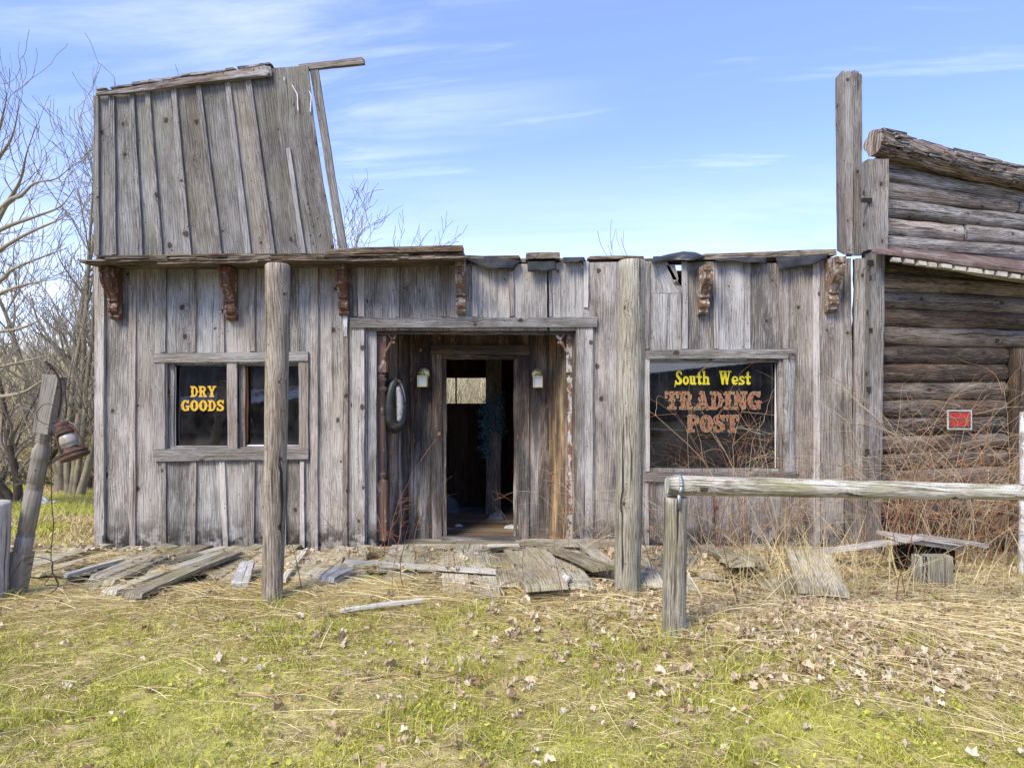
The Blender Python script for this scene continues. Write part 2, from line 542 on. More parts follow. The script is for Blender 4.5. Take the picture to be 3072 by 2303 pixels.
W_DECK = wood('rotten_deck_boards', (.12, .10, .07), (.34, .30, .22), (.58, .54, .43), warm=(.25, .2, .12), warmamt=.3, var=.5, knots=.25, green=(.22, .21, .08), greenamt=.4, contrast=1.1)
W_PALE = wood('bleached_white_board', (.3, .27, .21), (.54, .51, .43), (.74, .71, .64), warm=(.4, .34, .24), warmamt=.2, var=.2, knots=.1)
W_POST = wood('peeled_post_wood', (.11, .09, .07), (.29, .255, .21), (.52, .475, .405), warm=(.25, .19, .13), warmamt=.3, var=.2, knots=.5, green=(.24, .23, .10), greenamt=.3, contrast=1.15, stain=.7, ck=26, cka=.95, bst=.9)
W_POST2 = wood('greenish_post_wood', (.13, .11, .08), (.33, .30, .235), (.53, .50, .41), warm=(.3, .24, .15), warmamt=.25, var=.2, knots=.25, green=(.26, .26, .13), greenamt=.3, contrast=1.25, stain=.7, ck=30, cka=.95, bst=.8)
W_RAIL = wood('bleached_rail_wood', (.13, .11, .08), (.45, .42, .34), (.72, .70, .63), warm=(.3, .26, .15), warmamt=.35, var=.1, knots=.3, green=(.24, .23, .08), greenamt=.5, contrast=1.5, ck=26, cka=.9, bst=.8)
W_TURN = wood('weathered_turned_post', (.13, .115, .09), (.29, .265, .225), (.43, .40, .35), warm=(.22, .18, .13), warmamt=.25, var=.1, knots=.1, contrast=.6)
W_LOGU = wood('grey_logs', (.07, .062, .056), (.26, .24, .222), (.50, .475, .445), warm=(.15, .10, .075), warmamt=.4, var=.4, knots=.3, contrast=1.4, ck=22, cka=.9, bst=.9, green=(.3, .28, .12), greenamt=.12)
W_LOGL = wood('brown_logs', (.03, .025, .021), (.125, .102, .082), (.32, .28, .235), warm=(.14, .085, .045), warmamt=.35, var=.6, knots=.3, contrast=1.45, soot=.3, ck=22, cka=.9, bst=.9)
W_ROT = wood('rotten_log', (.04, .036, .032), (.19, .172, .155), (.42, .395, .36), warm=(.19, .11, .07), warmamt=.35, var=.2, knots=.1, contrast=1.7, bst=1.0)
W_EAVE = wood('rotten_eave_boards', (.03, .024, .018), (.12, .095, .07), (.36, .31, .25), warm=(.15, .08, .045), warmamt=.4, var=.5, knots=.1, contrast=1.6, green=(.17, .17, .06), greenamt=.15)
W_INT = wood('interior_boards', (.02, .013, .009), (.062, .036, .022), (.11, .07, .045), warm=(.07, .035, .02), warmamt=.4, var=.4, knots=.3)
W_FLOOR = wood('interior_floor_boards', (.10, .07, .045), (.2, .15, .10), (.32, .25, .18), warm=(.2, .13, .08), warmamt=.3, var=.4, knots=.2)
W_INTPOST = wood('interior_post_wood', (.05, .04, .03), (.16, .13, .10), (.28, .24, .19), warm=(.12, .08, .05), warmamt=.3, var=.2, knots=.2)
W_CORB = wood('peeling_red_brown_paint', (.06, .032, .022), (.15, .08, .054), (.24, .14, .095), warm=(.16, .07, .04), warmamt=.3, var=.2, knots=0., saw=0, contrast=.7, flake=(.34, .27, .21), flakeamt=-.05)
W_CORB2 = wood('peeling_cream_paint', (.08, .05, .032), (.22, .15, .10), (.34, .26, .18), warm=(.19, .11, .065), warmamt=.35, var=.2, knots=0., saw=0, contrast=.8, flake=(.42, .36, .29), flakeamt=.2)
W_COLM = wood('flaking_brown_paint', (.13, .08, .058), (.185, .118, .086), (.23, .15, .115), warm=(.17, .08, .055), warmamt=.2, var=.1, knots=0., saw=0, contrast=.5, flake=(.40, .32, .27), flakeamt=-.1)
W_COLM2 = wood('peeling_brown_and_white_paint', (.10, .05, .035), (.2, .11, .075), (.3, .19, .14), warm=(.2, .1, .06), warmamt=.3, var=.1, knots=0., saw=0, flake=(.46, .43, .39), flakeamt=.4)
W_WHITEP = wood('flaking_white_post', (.2, .17, .14), (.42, .40, .36), (.65, .63, .6), warm=(.3, .22, .15), warmamt=.2, var=.1, knots=.1, flake=(.72, .71, .68), flakeamt=.5)
W_SHED = wood('dark_shed_boards', (.04, .037, .035), (.12, .112, .105), (.24, .225, .21), warm=(.09, .05, .03), warmamt=.3, var=.5, knots=.1)


def plain(name, col, rough=.8, var=.3, scale=12, metal=0., spec=.3, bstr=.3, col2=None, thr=(.45, .6), bdist=.004):
    m, t = newmat(name)
    g = t.n('ShaderNodeTexCoord')
    nz = t.noise(g.outputs['Object'], scale, 5, .6, dim='3D')
    c = t.mix(1.0, col, t.ramp(nz, [(.25, (1 - var,) * 3), (.75, (1 + var,) * 3)]), 'MULTIPLY')
    if col2:
        c = t.mix(t.mr(t.noise(g.outputs['Object'], scale * .6, 5, .65, dim='3D'), *thr), c, col2)
    out(t, c, rough, nz, bstr, bdist, metal=metal, spec=spec)
    return m


FELT = plain('tar_paper', (.034, .035, .037), .85, .5, 9, spec=.2, col2=(.06, .06, .06), thr=(.5, .8))
RUBBER = plain('black_roofing_membrane', (.03, .031, .033), .45, .3, 7, spec=.5)
RUST = plain('rusty_iron', (.075, .045, .032), .8, .5, 30, metal=.1, col2=(.13, .065, .04))
RUSTD = plain('dark_iron', (.055, .038, .03), .7, .4, 40, metal=.3)
TIN = plain('rusty_roof_sheet', (.12, .078, .065), .75, .4, 10, col2=(.2, .15, .13))
TINEDGE = plain('pale_sheet_ends', (.45, .42, .36), .7, .4, 20)
GALV = plain('galvanised_strap', (.36, .38, .41), .45, .15, 20, metal=.7)
BRASS = plain('polished_brass', (.78, .66, .30), .38, .08, 10, metal=.55, bstr=.05)
LEATHER = plain('black_leather', (.022, .021, .02), .5, .5, 20, spec=.5, col2=(.10, .085, .07), thr=(.55, .7))
LEATHB = plain('worn_brown_leather', (.07, .05, .038), .7, .4, 16, col2=(.02, .018, .016))
PAD = plain('worn_white_pad', (.36, .36, .355), .7, .25, 25, col2=(.16, .15, .14), thr=(.52, .66))
PUTTY_SKYGAP = plain('white_putty_sky_gap', (.75, .74, .72), .6, .1, 20)  # putty lines, also the white painted for sky light in cracks
WHITEPL = plain('white_scrap', (.68, .66, .62), .7, .2, 20)
PAPER = plain('dirty_paper', (.5, .48, .44), .8, .2, 12)
BARK = plain('bark_brown', (.15, .12, .09), .9, .35, 6, bstr=.6, bdist=.02, col2=(.2, .17, .13))
BARKG = plain('bark_grey', (.20, .17, .125), .9, .4, 5, bstr=.8, bdist=.03, col2=(.27, .235, .16))
BARKT = plain('twig_bark', (.28, .24, .185), .9, .25, 3)
BARKDK = plain('dark_bark', (.085, .068, .052), .9, .4, 6, bstr=.6, bdist=.02)
SOIL_SHADE = plain('dark_soil_shade', (.03, .024, .018), .95, .4, 9)  # soil colour, also painted as shade in hollows
FROST, _t = newmat('frosted_glass')
out(_t, (.62, .64, .64), .35, spec=.5)
DKFELT = plain('dark_trash', (.02, .022, .026), .5, .4, 15, spec=.5)
YEL, _t = newmat('yellow_lettering')
out(_t, (.68, .42, .05), .5)
YEL2, _t = newmat('lemon_lettering')
out(_t, (.66, .56, .03), .5)


def lettermat():
    m, t = newmat('faded_orange_lettering')
    g = t.n('ShaderNodeTexCoord')
    a = t.noise(g.outputs['Object'], 60, 4, .7, dim='3D')
    c = t.ramp(a, [(.34, (.05, .03, .02)), (.42, (.22, .10, .05)), (.55, (.36, .15, .07)), (.7, (.33, .21, .12))])
    out(t, c, .6)
    return m


ORANGE = lettermat()
CREAM, _t = newmat('cream_outline')
out(_t, (.36, .30, .19), .6)


def glassmat(name, tint, refl):
    m, t = newmat(name)
    g = t.n('ShaderNodeTexCoord')
    dirt = t.noise(g.outputs['Object'], 5, 5, .6, dim='3D')
    bn = t.n('ShaderNodeBump', {'Strength': .06, 'Distance': .01, 'Height': t.noise(g.outputs['Object'], 2.2, 2, .5, dim='3D')})
    gl = t.n('ShaderNodeBsdfGlossy', {'Color': (1, 1, 1), 'Roughness': .02, 'Normal': bn.outputs[0]})
    tr = t.n('ShaderNodeBsdfTransparent', {'Color': (*tint, 1)})
    df = t.n('ShaderNodeBsdfDiffuse', {'Color': (.3, .29, .27, 1)})
    fr = t.n('ShaderNodeFresnel', {'IOR': 1.5})
    f = t.m('ADD', t.m('MULTIPLY', fr.outputs[0], 1.0), refl)
    a = t.n('ShaderNodeMixShader', {0: f, 1: tr.outputs[0], 2: gl.outputs[0]})
    b = t.n('ShaderNodeMixShader', {0: t.mr(dirt, .35, .8, .01, .10), 1: a.outputs[0], 2: df.outputs[0]})
    t.n('ShaderNodeOutputMaterial', {'Surface': b.outputs[0]})
    return m


CLEAR = glassmat('clear_back_glass', (.95, .95, .95), .0)
GLASS = glassmat('window_glass', (.38, .35, .33), .15)
GLASS2 = glassmat('dusty_shop_glass', (.2, .2, .2), .10)


def rndmat(name, cols, rough=.8, trans=.0, extra=None):
    """colour picked along a ramp by each blade's own random number"""
    m, t = newmat(name)
    at = t.n('ShaderNodeAttribute', attribute_name='rnd')
    q = t.n('ShaderNodeSeparateXYZ', {0: at.outputs['Vector']})
    k = len(cols)
    c = t.ramp(q.outputs[0], [(i / max(k - 1, 1), cc) for i, cc in enumerate(cols)])
    c = t.mix(1.0, c, t.ramp(q.outputs[1], [(0, (.72,) * 3), (1, (1.25,) * 3)]), 'MULTIPLY')
    p = t.n('ShaderNodeBsdfPrincipled', {'Base Color': c, 'Roughness': rough, 'Specular IOR Level': .2})
    if trans:
        tl = t.n('ShaderNodeBsdfTranslucent', {'Color': c})
        mx = t.n('ShaderNodeMixShader', {0: trans, 1: p.outputs[0], 2: tl.outputs[0]})
        t.n('ShaderNodeOutputMaterial', {'Surface': mx.outputs[0]})
    else:
        t.n('ShaderNodeOutputMaterial', {'Surface': p})
    return m


STRAW = rndmat('dry_straw', [(.15, .10, .04), (.44, .33, .14), (.62, .49, .23), (.72, .60, .32), (.82, .72, .44)], .7, .15)
GRASS = rndmat('green_grass', [(.21, .25, .035), (.40, .42, .06), (.57, .55, .11), (.70, .62, .25)], .7, .2)
LEAFM = rndmat('dead_leaves', [(.20, .12, .065), (.40, .28, .16), (.54, .42, .27), (.62, .51, .36), (.74, .66, .52)], .7, .15)
CANE = rndmat('bramble_canes', [(.22, .085, .05), (.38, .21, .11), (.50, .38, .22), (.60, .52, .38)], .7)
WOODS = rndmat('far_twigs', [(.26, .20, .13), (.50, .42, .26), (.68, .59, .38), (.68, .62, .36)], .9)
TINSEL = rndmat('tinsel', [(.01, .03, .05), (.02, .12, .22), (.03, .2, .2), (.5, .6, .6)], .25)


def groundmat():
    m, t = newmat('ground_cover')
    g = t.n('ShaderNodeNewGeometry')
    p = g.outputs['Position']
    a = t.noise(p, .9, 5, .6, dim='3D')
    b = t.noise(p, 14, 5, .65, dim='3D')
    c = t.noise(p, 70, 3, .6, dim='3D')
    col = t.mix(t.mr(b, .35, .65), (.24, .185, .085), (.58, .47, .21))
    col = t.mix(t.m('MULTIPLY', t.mr(a, .42, .62), t.mr(b, .3, .6, .3, .9)), col, (.42, .42, .08))
    col = t.mix(t.mr(c, .5, .75, 0, .6), col, (.07, .05, .025))
    out(t, col, .95, t.m('ADD', b, t.m('MULTIPLY', c, .4)), .8, .03)
    return m


GROUND = groundmat()

# ------------------------------------------------------------------ ground, road, far hill
def gz(x, y):
    x = np.asarray(x, dtype=float); y = np.asarray(y, dtype=float)
    z = np.interp(y, [0, 8.3, 12.5, 15, 24, 40, 400], [0, 0, -.5, -.78, -1.32, -1.5, -1.5])
    z = z + .018 * np.sin(x * 2.1 + 1) * np.sin(y * 2.7) + .012 * np.sin(x * 5.3 + y * 3.1) + .008 * np.sin(x * 11.3 - y * 8.1)
    z = z + .10 * np.exp(-((x - 2.2) ** 2 / .5 + (y - 4.55) ** 2 / .25)) + .05 * np.exp(-((x + 1.2) ** 2 / 3 + (y - 5.6) ** 2 / .2))
    ins = (np.clip((y - 6.6) / .3, 0, 1) * np.clip((10.2 - y) / .3, 0, 1) * np.clip((x + 4.2) / .3, 0, 1) * np.clip((6.5 - x) / .3, 0, 1))
    return z - .14 * ins


def build_ground():
    xs = np.unique(np.concatenate([np.linspace(-300, -30, 14), np.linspace(-30, -7, 24), np.linspace(-7, 7, 180), np.linspace(7, 30, 20), np.linspace(30, 300, 14)]))
    ys = np.unique(np.concatenate([np.linspace(-200, -20, 8), np.linspace(-20, 1, 15), np.linspace(1, 11, 140), np.linspace(11, 30, 40), np.linspace(30, 300, 20)]))
    X, Y = np.meshgrid(xs, ys)
    near = (np.abs(X) < 8) & (Y > 1) & (Y < 12)
    Z = gz(X, Y) + np.where(near, .012 * rng.normal(size=X.shape), 0)
    V = np.stack([X, Y, Z], axis=2).reshape(-1, 3)
    nx, ny = len(xs), len(ys)
    i = (np.arange(ny - 1)[:, None] * nx + np.arange(nx - 1)[None, :]).ravel()
    F = np.stack([i, i + 1, i + nx + 1, i + nx], axis=1)
    np_mesh('ground', V, F, np.zeros((len(F), 3)), GROUND, smooth=True, kind='structure')


build_ground()


def gp(x, y, dz=0.0):
    return Vector((x, y, float(gz(x, y)) + dz))


mb = MB()
for i in range(40):
    x0, x1 = -32 + i * 1, -31 + i * 1
    f = lambda x: 25.4 + .5 * math.sin(x * .2)
    ids = []
    for (x, y) in ((x0, f(x0)), (x1, f(x1)), (x1, f(x1) + 2.6), (x0, f(x0) + 2.6)):
        mb.v.append(gp(x, y, .03)); ids.append(len(mb.v) - 1)
    mb.quad(tuple(ids), ((x0, 0), (x1, 0), (x1, 3), (x0, 3)), (0, 0, 0))
mb.build('road', plain('pale_dirt_road', (.52, .45, .36), .95, .2, 3), kind='structure')

V = []
nx, ny = 90, 10
for j in range(ny):
    for i in range(nx):
        x = -160 + i * 3.6
        y = 62 + j * 8
        V.append((x, y, -2 + (j / (ny - 1)) ** .6 * 7.5 + 1.2 * noise.noise(Vector((x * .04, y * .04, 2)))))
i = (np.arange(ny - 1)[:, None] * nx + np.arange(nx - 1)[None, :]).ravel()
F = np.stack([i, i + 1, i + nx + 1, i + nx], axis=1)
np_mesh('hills', np.array(V), F, np.zeros((len(F), 3)), plain('brushy_hillside', (.44, .38, .29), .95, .3, .25, col2=(.36, .32, .22)), smooth=True, kind='structure')

# ------------------------------------------------------------------ the store
YF = 7.0
store = thing('general_store', 'weathered grey board and batten store with open doorway and two lettered shop windows', 'building', (-.4, 7.0, 0))


def rect_hole_board(mb, xl, xr, yt, yb, **k):
    vb(mb, YF, xl, xr, yt, xl, xr, yb, **k)


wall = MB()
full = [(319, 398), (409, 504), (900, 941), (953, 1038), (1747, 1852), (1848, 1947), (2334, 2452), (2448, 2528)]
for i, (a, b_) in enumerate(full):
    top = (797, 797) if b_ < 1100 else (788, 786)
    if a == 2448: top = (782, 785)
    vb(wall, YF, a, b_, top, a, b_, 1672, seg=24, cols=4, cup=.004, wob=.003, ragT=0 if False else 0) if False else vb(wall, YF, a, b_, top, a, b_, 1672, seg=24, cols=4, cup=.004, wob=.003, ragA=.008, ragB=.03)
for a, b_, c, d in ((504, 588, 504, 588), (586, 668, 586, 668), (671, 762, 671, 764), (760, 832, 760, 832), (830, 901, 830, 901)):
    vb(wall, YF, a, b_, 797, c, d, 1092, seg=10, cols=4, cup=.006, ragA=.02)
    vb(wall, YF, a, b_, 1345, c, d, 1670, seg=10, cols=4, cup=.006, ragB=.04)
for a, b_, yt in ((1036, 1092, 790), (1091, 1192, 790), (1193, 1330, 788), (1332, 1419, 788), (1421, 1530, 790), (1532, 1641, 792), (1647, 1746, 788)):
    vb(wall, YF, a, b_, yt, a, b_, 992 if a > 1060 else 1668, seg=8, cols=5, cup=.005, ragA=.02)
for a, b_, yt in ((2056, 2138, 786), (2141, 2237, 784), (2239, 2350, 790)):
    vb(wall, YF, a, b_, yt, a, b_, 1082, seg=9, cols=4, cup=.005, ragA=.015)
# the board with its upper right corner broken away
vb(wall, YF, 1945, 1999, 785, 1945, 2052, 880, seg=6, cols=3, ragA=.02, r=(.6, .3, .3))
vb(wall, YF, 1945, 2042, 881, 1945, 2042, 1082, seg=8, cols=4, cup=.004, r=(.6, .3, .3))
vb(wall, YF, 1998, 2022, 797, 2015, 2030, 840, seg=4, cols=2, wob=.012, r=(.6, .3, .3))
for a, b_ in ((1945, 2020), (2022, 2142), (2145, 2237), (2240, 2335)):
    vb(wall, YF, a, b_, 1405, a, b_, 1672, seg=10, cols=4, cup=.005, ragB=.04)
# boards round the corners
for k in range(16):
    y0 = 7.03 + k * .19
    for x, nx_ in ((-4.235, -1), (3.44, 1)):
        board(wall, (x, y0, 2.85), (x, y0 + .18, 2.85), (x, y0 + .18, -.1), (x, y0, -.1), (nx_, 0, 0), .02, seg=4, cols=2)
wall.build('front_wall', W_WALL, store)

B = [(293, 321, 797, 293, 321, 1672, .035), (395, 413, 800, 394, 412, 1660, .02), (936, 958, 797, 936, 957, 1665, .03), (1034, 1047, 950, 1029, 1045, 1640, .02),
     (485, 505, 800, 486, 502, 1058, .02), (578, 592, 797, 580, 591, 1058, .018), (661, 676, 940, 661, 677, 1060, .02), (666, 680, 797, 662, 676, 930, .02), (752, 769, 797, 753, 769, 1056, .02), (856, 869, 800, 856, 869, 1058, .02),
     (490, 503, 1381, 489, 504, 1662, .02), (579, 593, 1381, 576, 592, 1662, .02), (662, 678, 1381, 674, 689, 1655, .02), (754, 769, 1381, 752, 766, 1662, .02), (846, 861, 1381, 846, 861, 1660, .02), (903, 915, 1381, 903, 916, 1640, .02),
     (1075, 1093, 792, 1077, 1094, 953, .018), (1184, 1200, 792, 1188, 1199, 953, .02), (1325, 1338, 794, 1325, 1338, 953, .02), (1417, 1433, 795, 1417, 1433, 953, .02), (1524, 1540, 812, 1528, 1543, 952, .02),
     (1645, 1655, 812, 1646, 1655, 952, .012), (1751, 1764, 785, 1751, 1763, 925, .02), (1934, 1947, 786, 1934, 1946, 1048, .02), (2042, 2059, 785, 2043, 2060, 1048, .02), (2136, 2150, 786, 2140, 2153, 1048, .015),
     (2230, 2246, 788, 2232, 2246, 1048, .02), (2345, 2360, 800, 2347, 2360, 1048, .02), (2434, 2452, 784, 2436, 2454, 1665, .022), (2526, 2546, 776, 2531, 2553, 1668, .03),
     (1930, 1944, 1442, 1932, 1945, 1650, .02), (1060, 1075, 800, 1060, 1074, 950, .012), (1772, 1782, 985, 1772, 1782, 1650, .012), (2508, 2526, 785, 2504, 2522, 870, .015)]
for a, b_, yt, c, d, yb, t in B:
    bt = MB()
    vb(bt, YF, a, b_, yt, c, d, yb, t=t, proud=.021, seg=14 if yb - yt > 500 else 7, cols=2, wob=.004, ragA=.01, ragB=.012, bow=.004)
    bt.build('batten', W_BATT, store)
# rotted sill piece at the left foot and the blue-grey strip beside a corbel
bt = MB()
vb(bt, YF, 300, 322, 1600, 306, 324, 1676, t=.03, proud=.057, seg=6, cols=2, wob=.01, ragB=.03)
bt.build('rotted_foot', W_BATT, store)
bt = MB()
vb(bt, YF, 1399, 1415, 799, 1399, 1415, 903, t=.01, proud=.022, seg=4, cols=1)
bt.build('batten', W_BATT, store)

# doorway surround on the front wall
mb = MB()
hb(mb, YF, 1055, 1789, 956, 985, 953, 981, t=.045, proud=.024, seg=16, cols=3, wob=.003)
mb.build('lintel', W_TRIM, store)
mb = MB()
vb(mb, YF, 1059, 1096, 985, 1059, 1096, 1650, t=.03, proud=.022, seg=16, cols=3, cup=.003)
mb.build('door_surround', W_WALL, store)
mb = MB()
vb(mb, YF, 1728, 1752, 982, 1728, 1752, 1650, t=.03, proud=.0215, seg=16, cols=2)
vb(mb, YF, 1752, 1777, 982, 1752, 1777, 1650, t=.024, proud=.024, seg=16, cols=2)
mb.build('door_surround', W_WALL, store)
mb = MB()
for x, nx_ in ((P(1096, 0, YF).x, 1), (P(1731, 0, YF).x, -1)):
    board(mb, (x, 6.99, 2.27), (x, 7.12, 2.27), (x, 7.12, -.1), (x, 6.99, -.1), (nx_, 0, 0), .02, seg=10, cols=2)
mb.build('door_reveal', W_WALL, store)
mb = MB()
xl = P(1096, 0, YF).x
board(mb, (xl + .022, 7.03, 2.27), (xl + .11, 7.035, 2.27), (xl + .11, 7.035, -.1), (xl + .022, 7.03, -.1), (0, -1, 0), .02, seg=12, cols=2)
mb.build('door_reveal', W_WALL, store)

# recessed entry
YD = 7.6
rec = MB()
zt, zb = 2.32, -.03
x0r, x1r = P(1226, 0, YD).x, P(1648, 0, YD).x


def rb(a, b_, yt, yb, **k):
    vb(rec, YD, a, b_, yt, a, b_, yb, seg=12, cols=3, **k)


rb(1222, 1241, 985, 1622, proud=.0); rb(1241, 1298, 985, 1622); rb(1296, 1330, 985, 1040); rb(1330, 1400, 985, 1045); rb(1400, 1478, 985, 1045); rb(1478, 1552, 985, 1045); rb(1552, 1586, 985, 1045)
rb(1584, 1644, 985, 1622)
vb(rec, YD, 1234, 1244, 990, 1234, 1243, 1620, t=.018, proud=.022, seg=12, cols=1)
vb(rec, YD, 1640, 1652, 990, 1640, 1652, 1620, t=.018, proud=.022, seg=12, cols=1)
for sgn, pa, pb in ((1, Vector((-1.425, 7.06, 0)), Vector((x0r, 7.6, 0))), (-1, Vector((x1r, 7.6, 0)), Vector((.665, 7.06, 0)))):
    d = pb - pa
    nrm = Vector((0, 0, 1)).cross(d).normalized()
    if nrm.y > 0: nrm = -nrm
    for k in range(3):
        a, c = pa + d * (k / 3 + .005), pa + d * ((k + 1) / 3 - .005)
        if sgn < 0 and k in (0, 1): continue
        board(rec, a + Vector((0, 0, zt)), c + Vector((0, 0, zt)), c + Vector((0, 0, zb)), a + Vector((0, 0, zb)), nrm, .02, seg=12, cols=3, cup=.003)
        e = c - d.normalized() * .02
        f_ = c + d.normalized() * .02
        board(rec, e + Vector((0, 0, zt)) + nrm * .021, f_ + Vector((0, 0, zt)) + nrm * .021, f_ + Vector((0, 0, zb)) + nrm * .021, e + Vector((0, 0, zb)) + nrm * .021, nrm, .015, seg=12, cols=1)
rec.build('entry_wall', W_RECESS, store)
gm = MB()
pa, pb = Vector((x1r, 7.6, 0)), Vector((.665, 7.06, 0))
d = pb - pa
nrm = Vector((0, 0, 1)).cross(d).normalized()
if nrm.y > 0: nrm = -nrm
for k in (0, 1):
    a, c = pa + d * (k / 3 + .01), pa + d * ((k + 1) / 3 - .01)
    board(gm, a + Vector((0, 0, zt)), c + Vector((0, 0, zt)), c + Vector((0, 0, zb)), a + Vector((0, 0, zb)), nrm, .02, seg=12, cols=3)
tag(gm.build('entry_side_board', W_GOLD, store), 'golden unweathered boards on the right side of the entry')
ce = MB()
for k in range(5):
    board(ce, (-1.5, 7.02 + k * .12, 2.33), (-1.5, 7.13 + k * .12, 2.33), (.75, 7.13 + k * .12, 2.33), (.75, 7.02 + k * .12, 2.33), (0, 0, -1), .02, seg=6, cols=1)
hb(ce, 7.05, 1130, 1720, 991, 1004, t=.03, seg=8, cols=1)
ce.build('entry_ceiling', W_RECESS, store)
fl = MB()
for k in range(4):
    board(fl, (-1.5, 7.0 + k * .16, -.045), (-1.5, 7.155 + k * .16, -.045), (.72, 7.155 + k * .16, -.045), (.72, 7.0 + k * .16, -.045), (0, 0, 1), .03, seg=8, cols=2)
fl.build('entry_floor', W_DECK, store)

# door frame
df = MB()
vb(df, YD, 1297, 1327, 1064, 1297, 1327, 1618, t=.03, proud=.022, seg=14, cols=2)
vb(df, YD, 1553, 1586, 1064, 1553, 1586, 1618, t=.03, proud=.022, seg=14, cols=2)
hb(df, YD, 1294, 1588, 1036, 1064, t=.035, proud=.0225, seg=8, cols=2)
vb(df, YD, 1327, 1339, 1076, 1327, 1340, 1620, t=.02, proud=.002, seg=18, cols=1, wob=.006)
vb(df, YD, 1541, 1552, 1076, 1541, 1552, 1620, t=.02, proud=.002, seg=14, cols=1)
hb(df, YD, 1327, 1553, 1064, 1078, t=.02, proud=.0015, seg=6, cols=1)
hb(df, YD, 1327, 1560, 1606, 1622, t=.12, proud=.0, seg=6, cols=1)
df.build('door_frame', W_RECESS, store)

# turned entry columns with spindle brackets
def column(xc, w, mat, name, lab, flip):
    m_ = MB()
    Y = 7.13
    c = P(xc, 0, Y)
    zz = lambda py: P(0, py, Y).z
    ww = w / FPX * Y
    box(m_, (c.x, Y, (zz(988) + zz(1117)) / 2), ww, ww, zz(988) - zz(1117))
    lathe(m_, [(ww * r_, zz(py) - zz(1440)) for r_, py in ((.42, 1440), (.28, 1432), (.44, 1426), (.44, 1418), (.27, 1413), (.30, 1402), (.35, 1350), (.38, 1300), (.37, 1250), (.33, 1240), (.44, 1236), (.29, 1232), (.44, 1228), (.29, 1224), (.36, 1218), (.33, 1176), (.45, 1170), (.45, 1163), (.28, 1158), (.34, 1150), (.45, 1140), (.45, 1134), (.27, 1130), (.44, 1126), (.27, 1122), (.46, 1116))][::1],
          (c.x, Y, zz(1440)), (0, 0, 1), 20)
    box(m_, (c.x, Y, (zz(1440) + zz(1618)) / 2), ww, ww, zz(1440) - zz(1618))
    o = m_.build(name, mat, store)
    o['label'] = lab
    s = -1 if flip else 1
    k = MB()
    pts = [P(xc + s * a, b2, 7.05) for a, b2 in ((10, 1076), (11, 1066), (14, 1054), (22, 1042), (32, 1024), (40, 1010), (48, 998), (52, 991))]
    pts = samp(pts, 4)
    rd = [.012 + .007 * abs(math.sin(i * .55)) for i in range(len(pts))]
    tube(k, pts, rd, 8)
    tube(k, [P(xc + s * 20, 1001, 7.05), P(xc + s * 34, 1019, 7.02)], [.008, .015], 7)
    lathe(k, [(.001, -.016), (.012, -.011), (.017, 0), (.012, .011), (.001, .016)], P(xc + s * 38, 1028, 7.0), (0, 0, 1), 10)
    box(k, P(xc + s * 53, 990, 7.05), .05, .03, .015)
    k.build('spindle_bracket', mat, o)


column(1143.5, 37, W_COLM, 'entry_column', 'brown painted turned column on the left of the entry', False)
column(1714, 31, W_COLM2, 'entry_column', 'badly peeled turned column on the right of the entry', True)

# interior
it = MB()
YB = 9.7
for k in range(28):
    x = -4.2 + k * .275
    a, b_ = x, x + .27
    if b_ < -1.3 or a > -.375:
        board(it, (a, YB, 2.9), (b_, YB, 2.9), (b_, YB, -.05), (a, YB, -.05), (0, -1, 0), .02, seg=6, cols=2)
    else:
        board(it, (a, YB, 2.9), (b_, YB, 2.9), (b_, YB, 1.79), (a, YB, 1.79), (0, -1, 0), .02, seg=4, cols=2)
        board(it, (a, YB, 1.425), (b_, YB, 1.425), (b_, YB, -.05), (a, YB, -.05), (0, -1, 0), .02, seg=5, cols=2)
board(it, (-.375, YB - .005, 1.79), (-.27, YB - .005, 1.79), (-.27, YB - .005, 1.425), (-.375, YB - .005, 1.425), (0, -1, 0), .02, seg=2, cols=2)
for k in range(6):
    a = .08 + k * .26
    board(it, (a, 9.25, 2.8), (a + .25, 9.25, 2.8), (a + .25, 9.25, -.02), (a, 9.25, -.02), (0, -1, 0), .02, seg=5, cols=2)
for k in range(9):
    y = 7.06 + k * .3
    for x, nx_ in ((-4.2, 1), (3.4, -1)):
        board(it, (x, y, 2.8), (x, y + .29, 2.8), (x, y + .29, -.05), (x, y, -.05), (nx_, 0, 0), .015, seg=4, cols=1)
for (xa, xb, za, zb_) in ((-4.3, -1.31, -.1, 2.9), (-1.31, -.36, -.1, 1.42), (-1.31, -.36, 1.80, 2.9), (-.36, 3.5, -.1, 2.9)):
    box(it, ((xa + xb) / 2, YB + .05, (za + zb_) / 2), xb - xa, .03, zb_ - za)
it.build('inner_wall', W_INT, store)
fl = MB()
for k in range(12):
    y = 7.62 + k * .18
    board(fl, (-1.9, y, -.05), (-1.9, y + .175, -.05), (3.3, y + .175, -.05), (3.3, y, -.05), (0, 0, 1), .03, seg=6, cols=1)
for k in range(14):
    y = 7.12 + k * .18
    board(fl, (-4.2, y, -.05), (-4.2, y + .175, -.05), (-1.91, y + .175, -.05), (-1.91, y, -.05), (0, 0, 1), .029, seg=4, cols=1)
fl.build('inner_floor', W_FLOOR, store)
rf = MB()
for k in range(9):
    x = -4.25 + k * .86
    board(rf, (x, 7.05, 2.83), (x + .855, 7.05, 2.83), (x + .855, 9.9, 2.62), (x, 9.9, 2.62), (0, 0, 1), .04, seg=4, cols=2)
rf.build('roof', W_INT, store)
ip = MB()
vb(ip, 9.0, 1460, 1506, 900, 1458, 1503, 1541, t=.13, seg=16, cols=3, wob=.006)
ip.build('inner_post', W_INTPOST, store)
bw = MB()
hb(bw, YB - .03, 1300, 1462, 1122, 1134, seg=3, cols=1, t=.03)
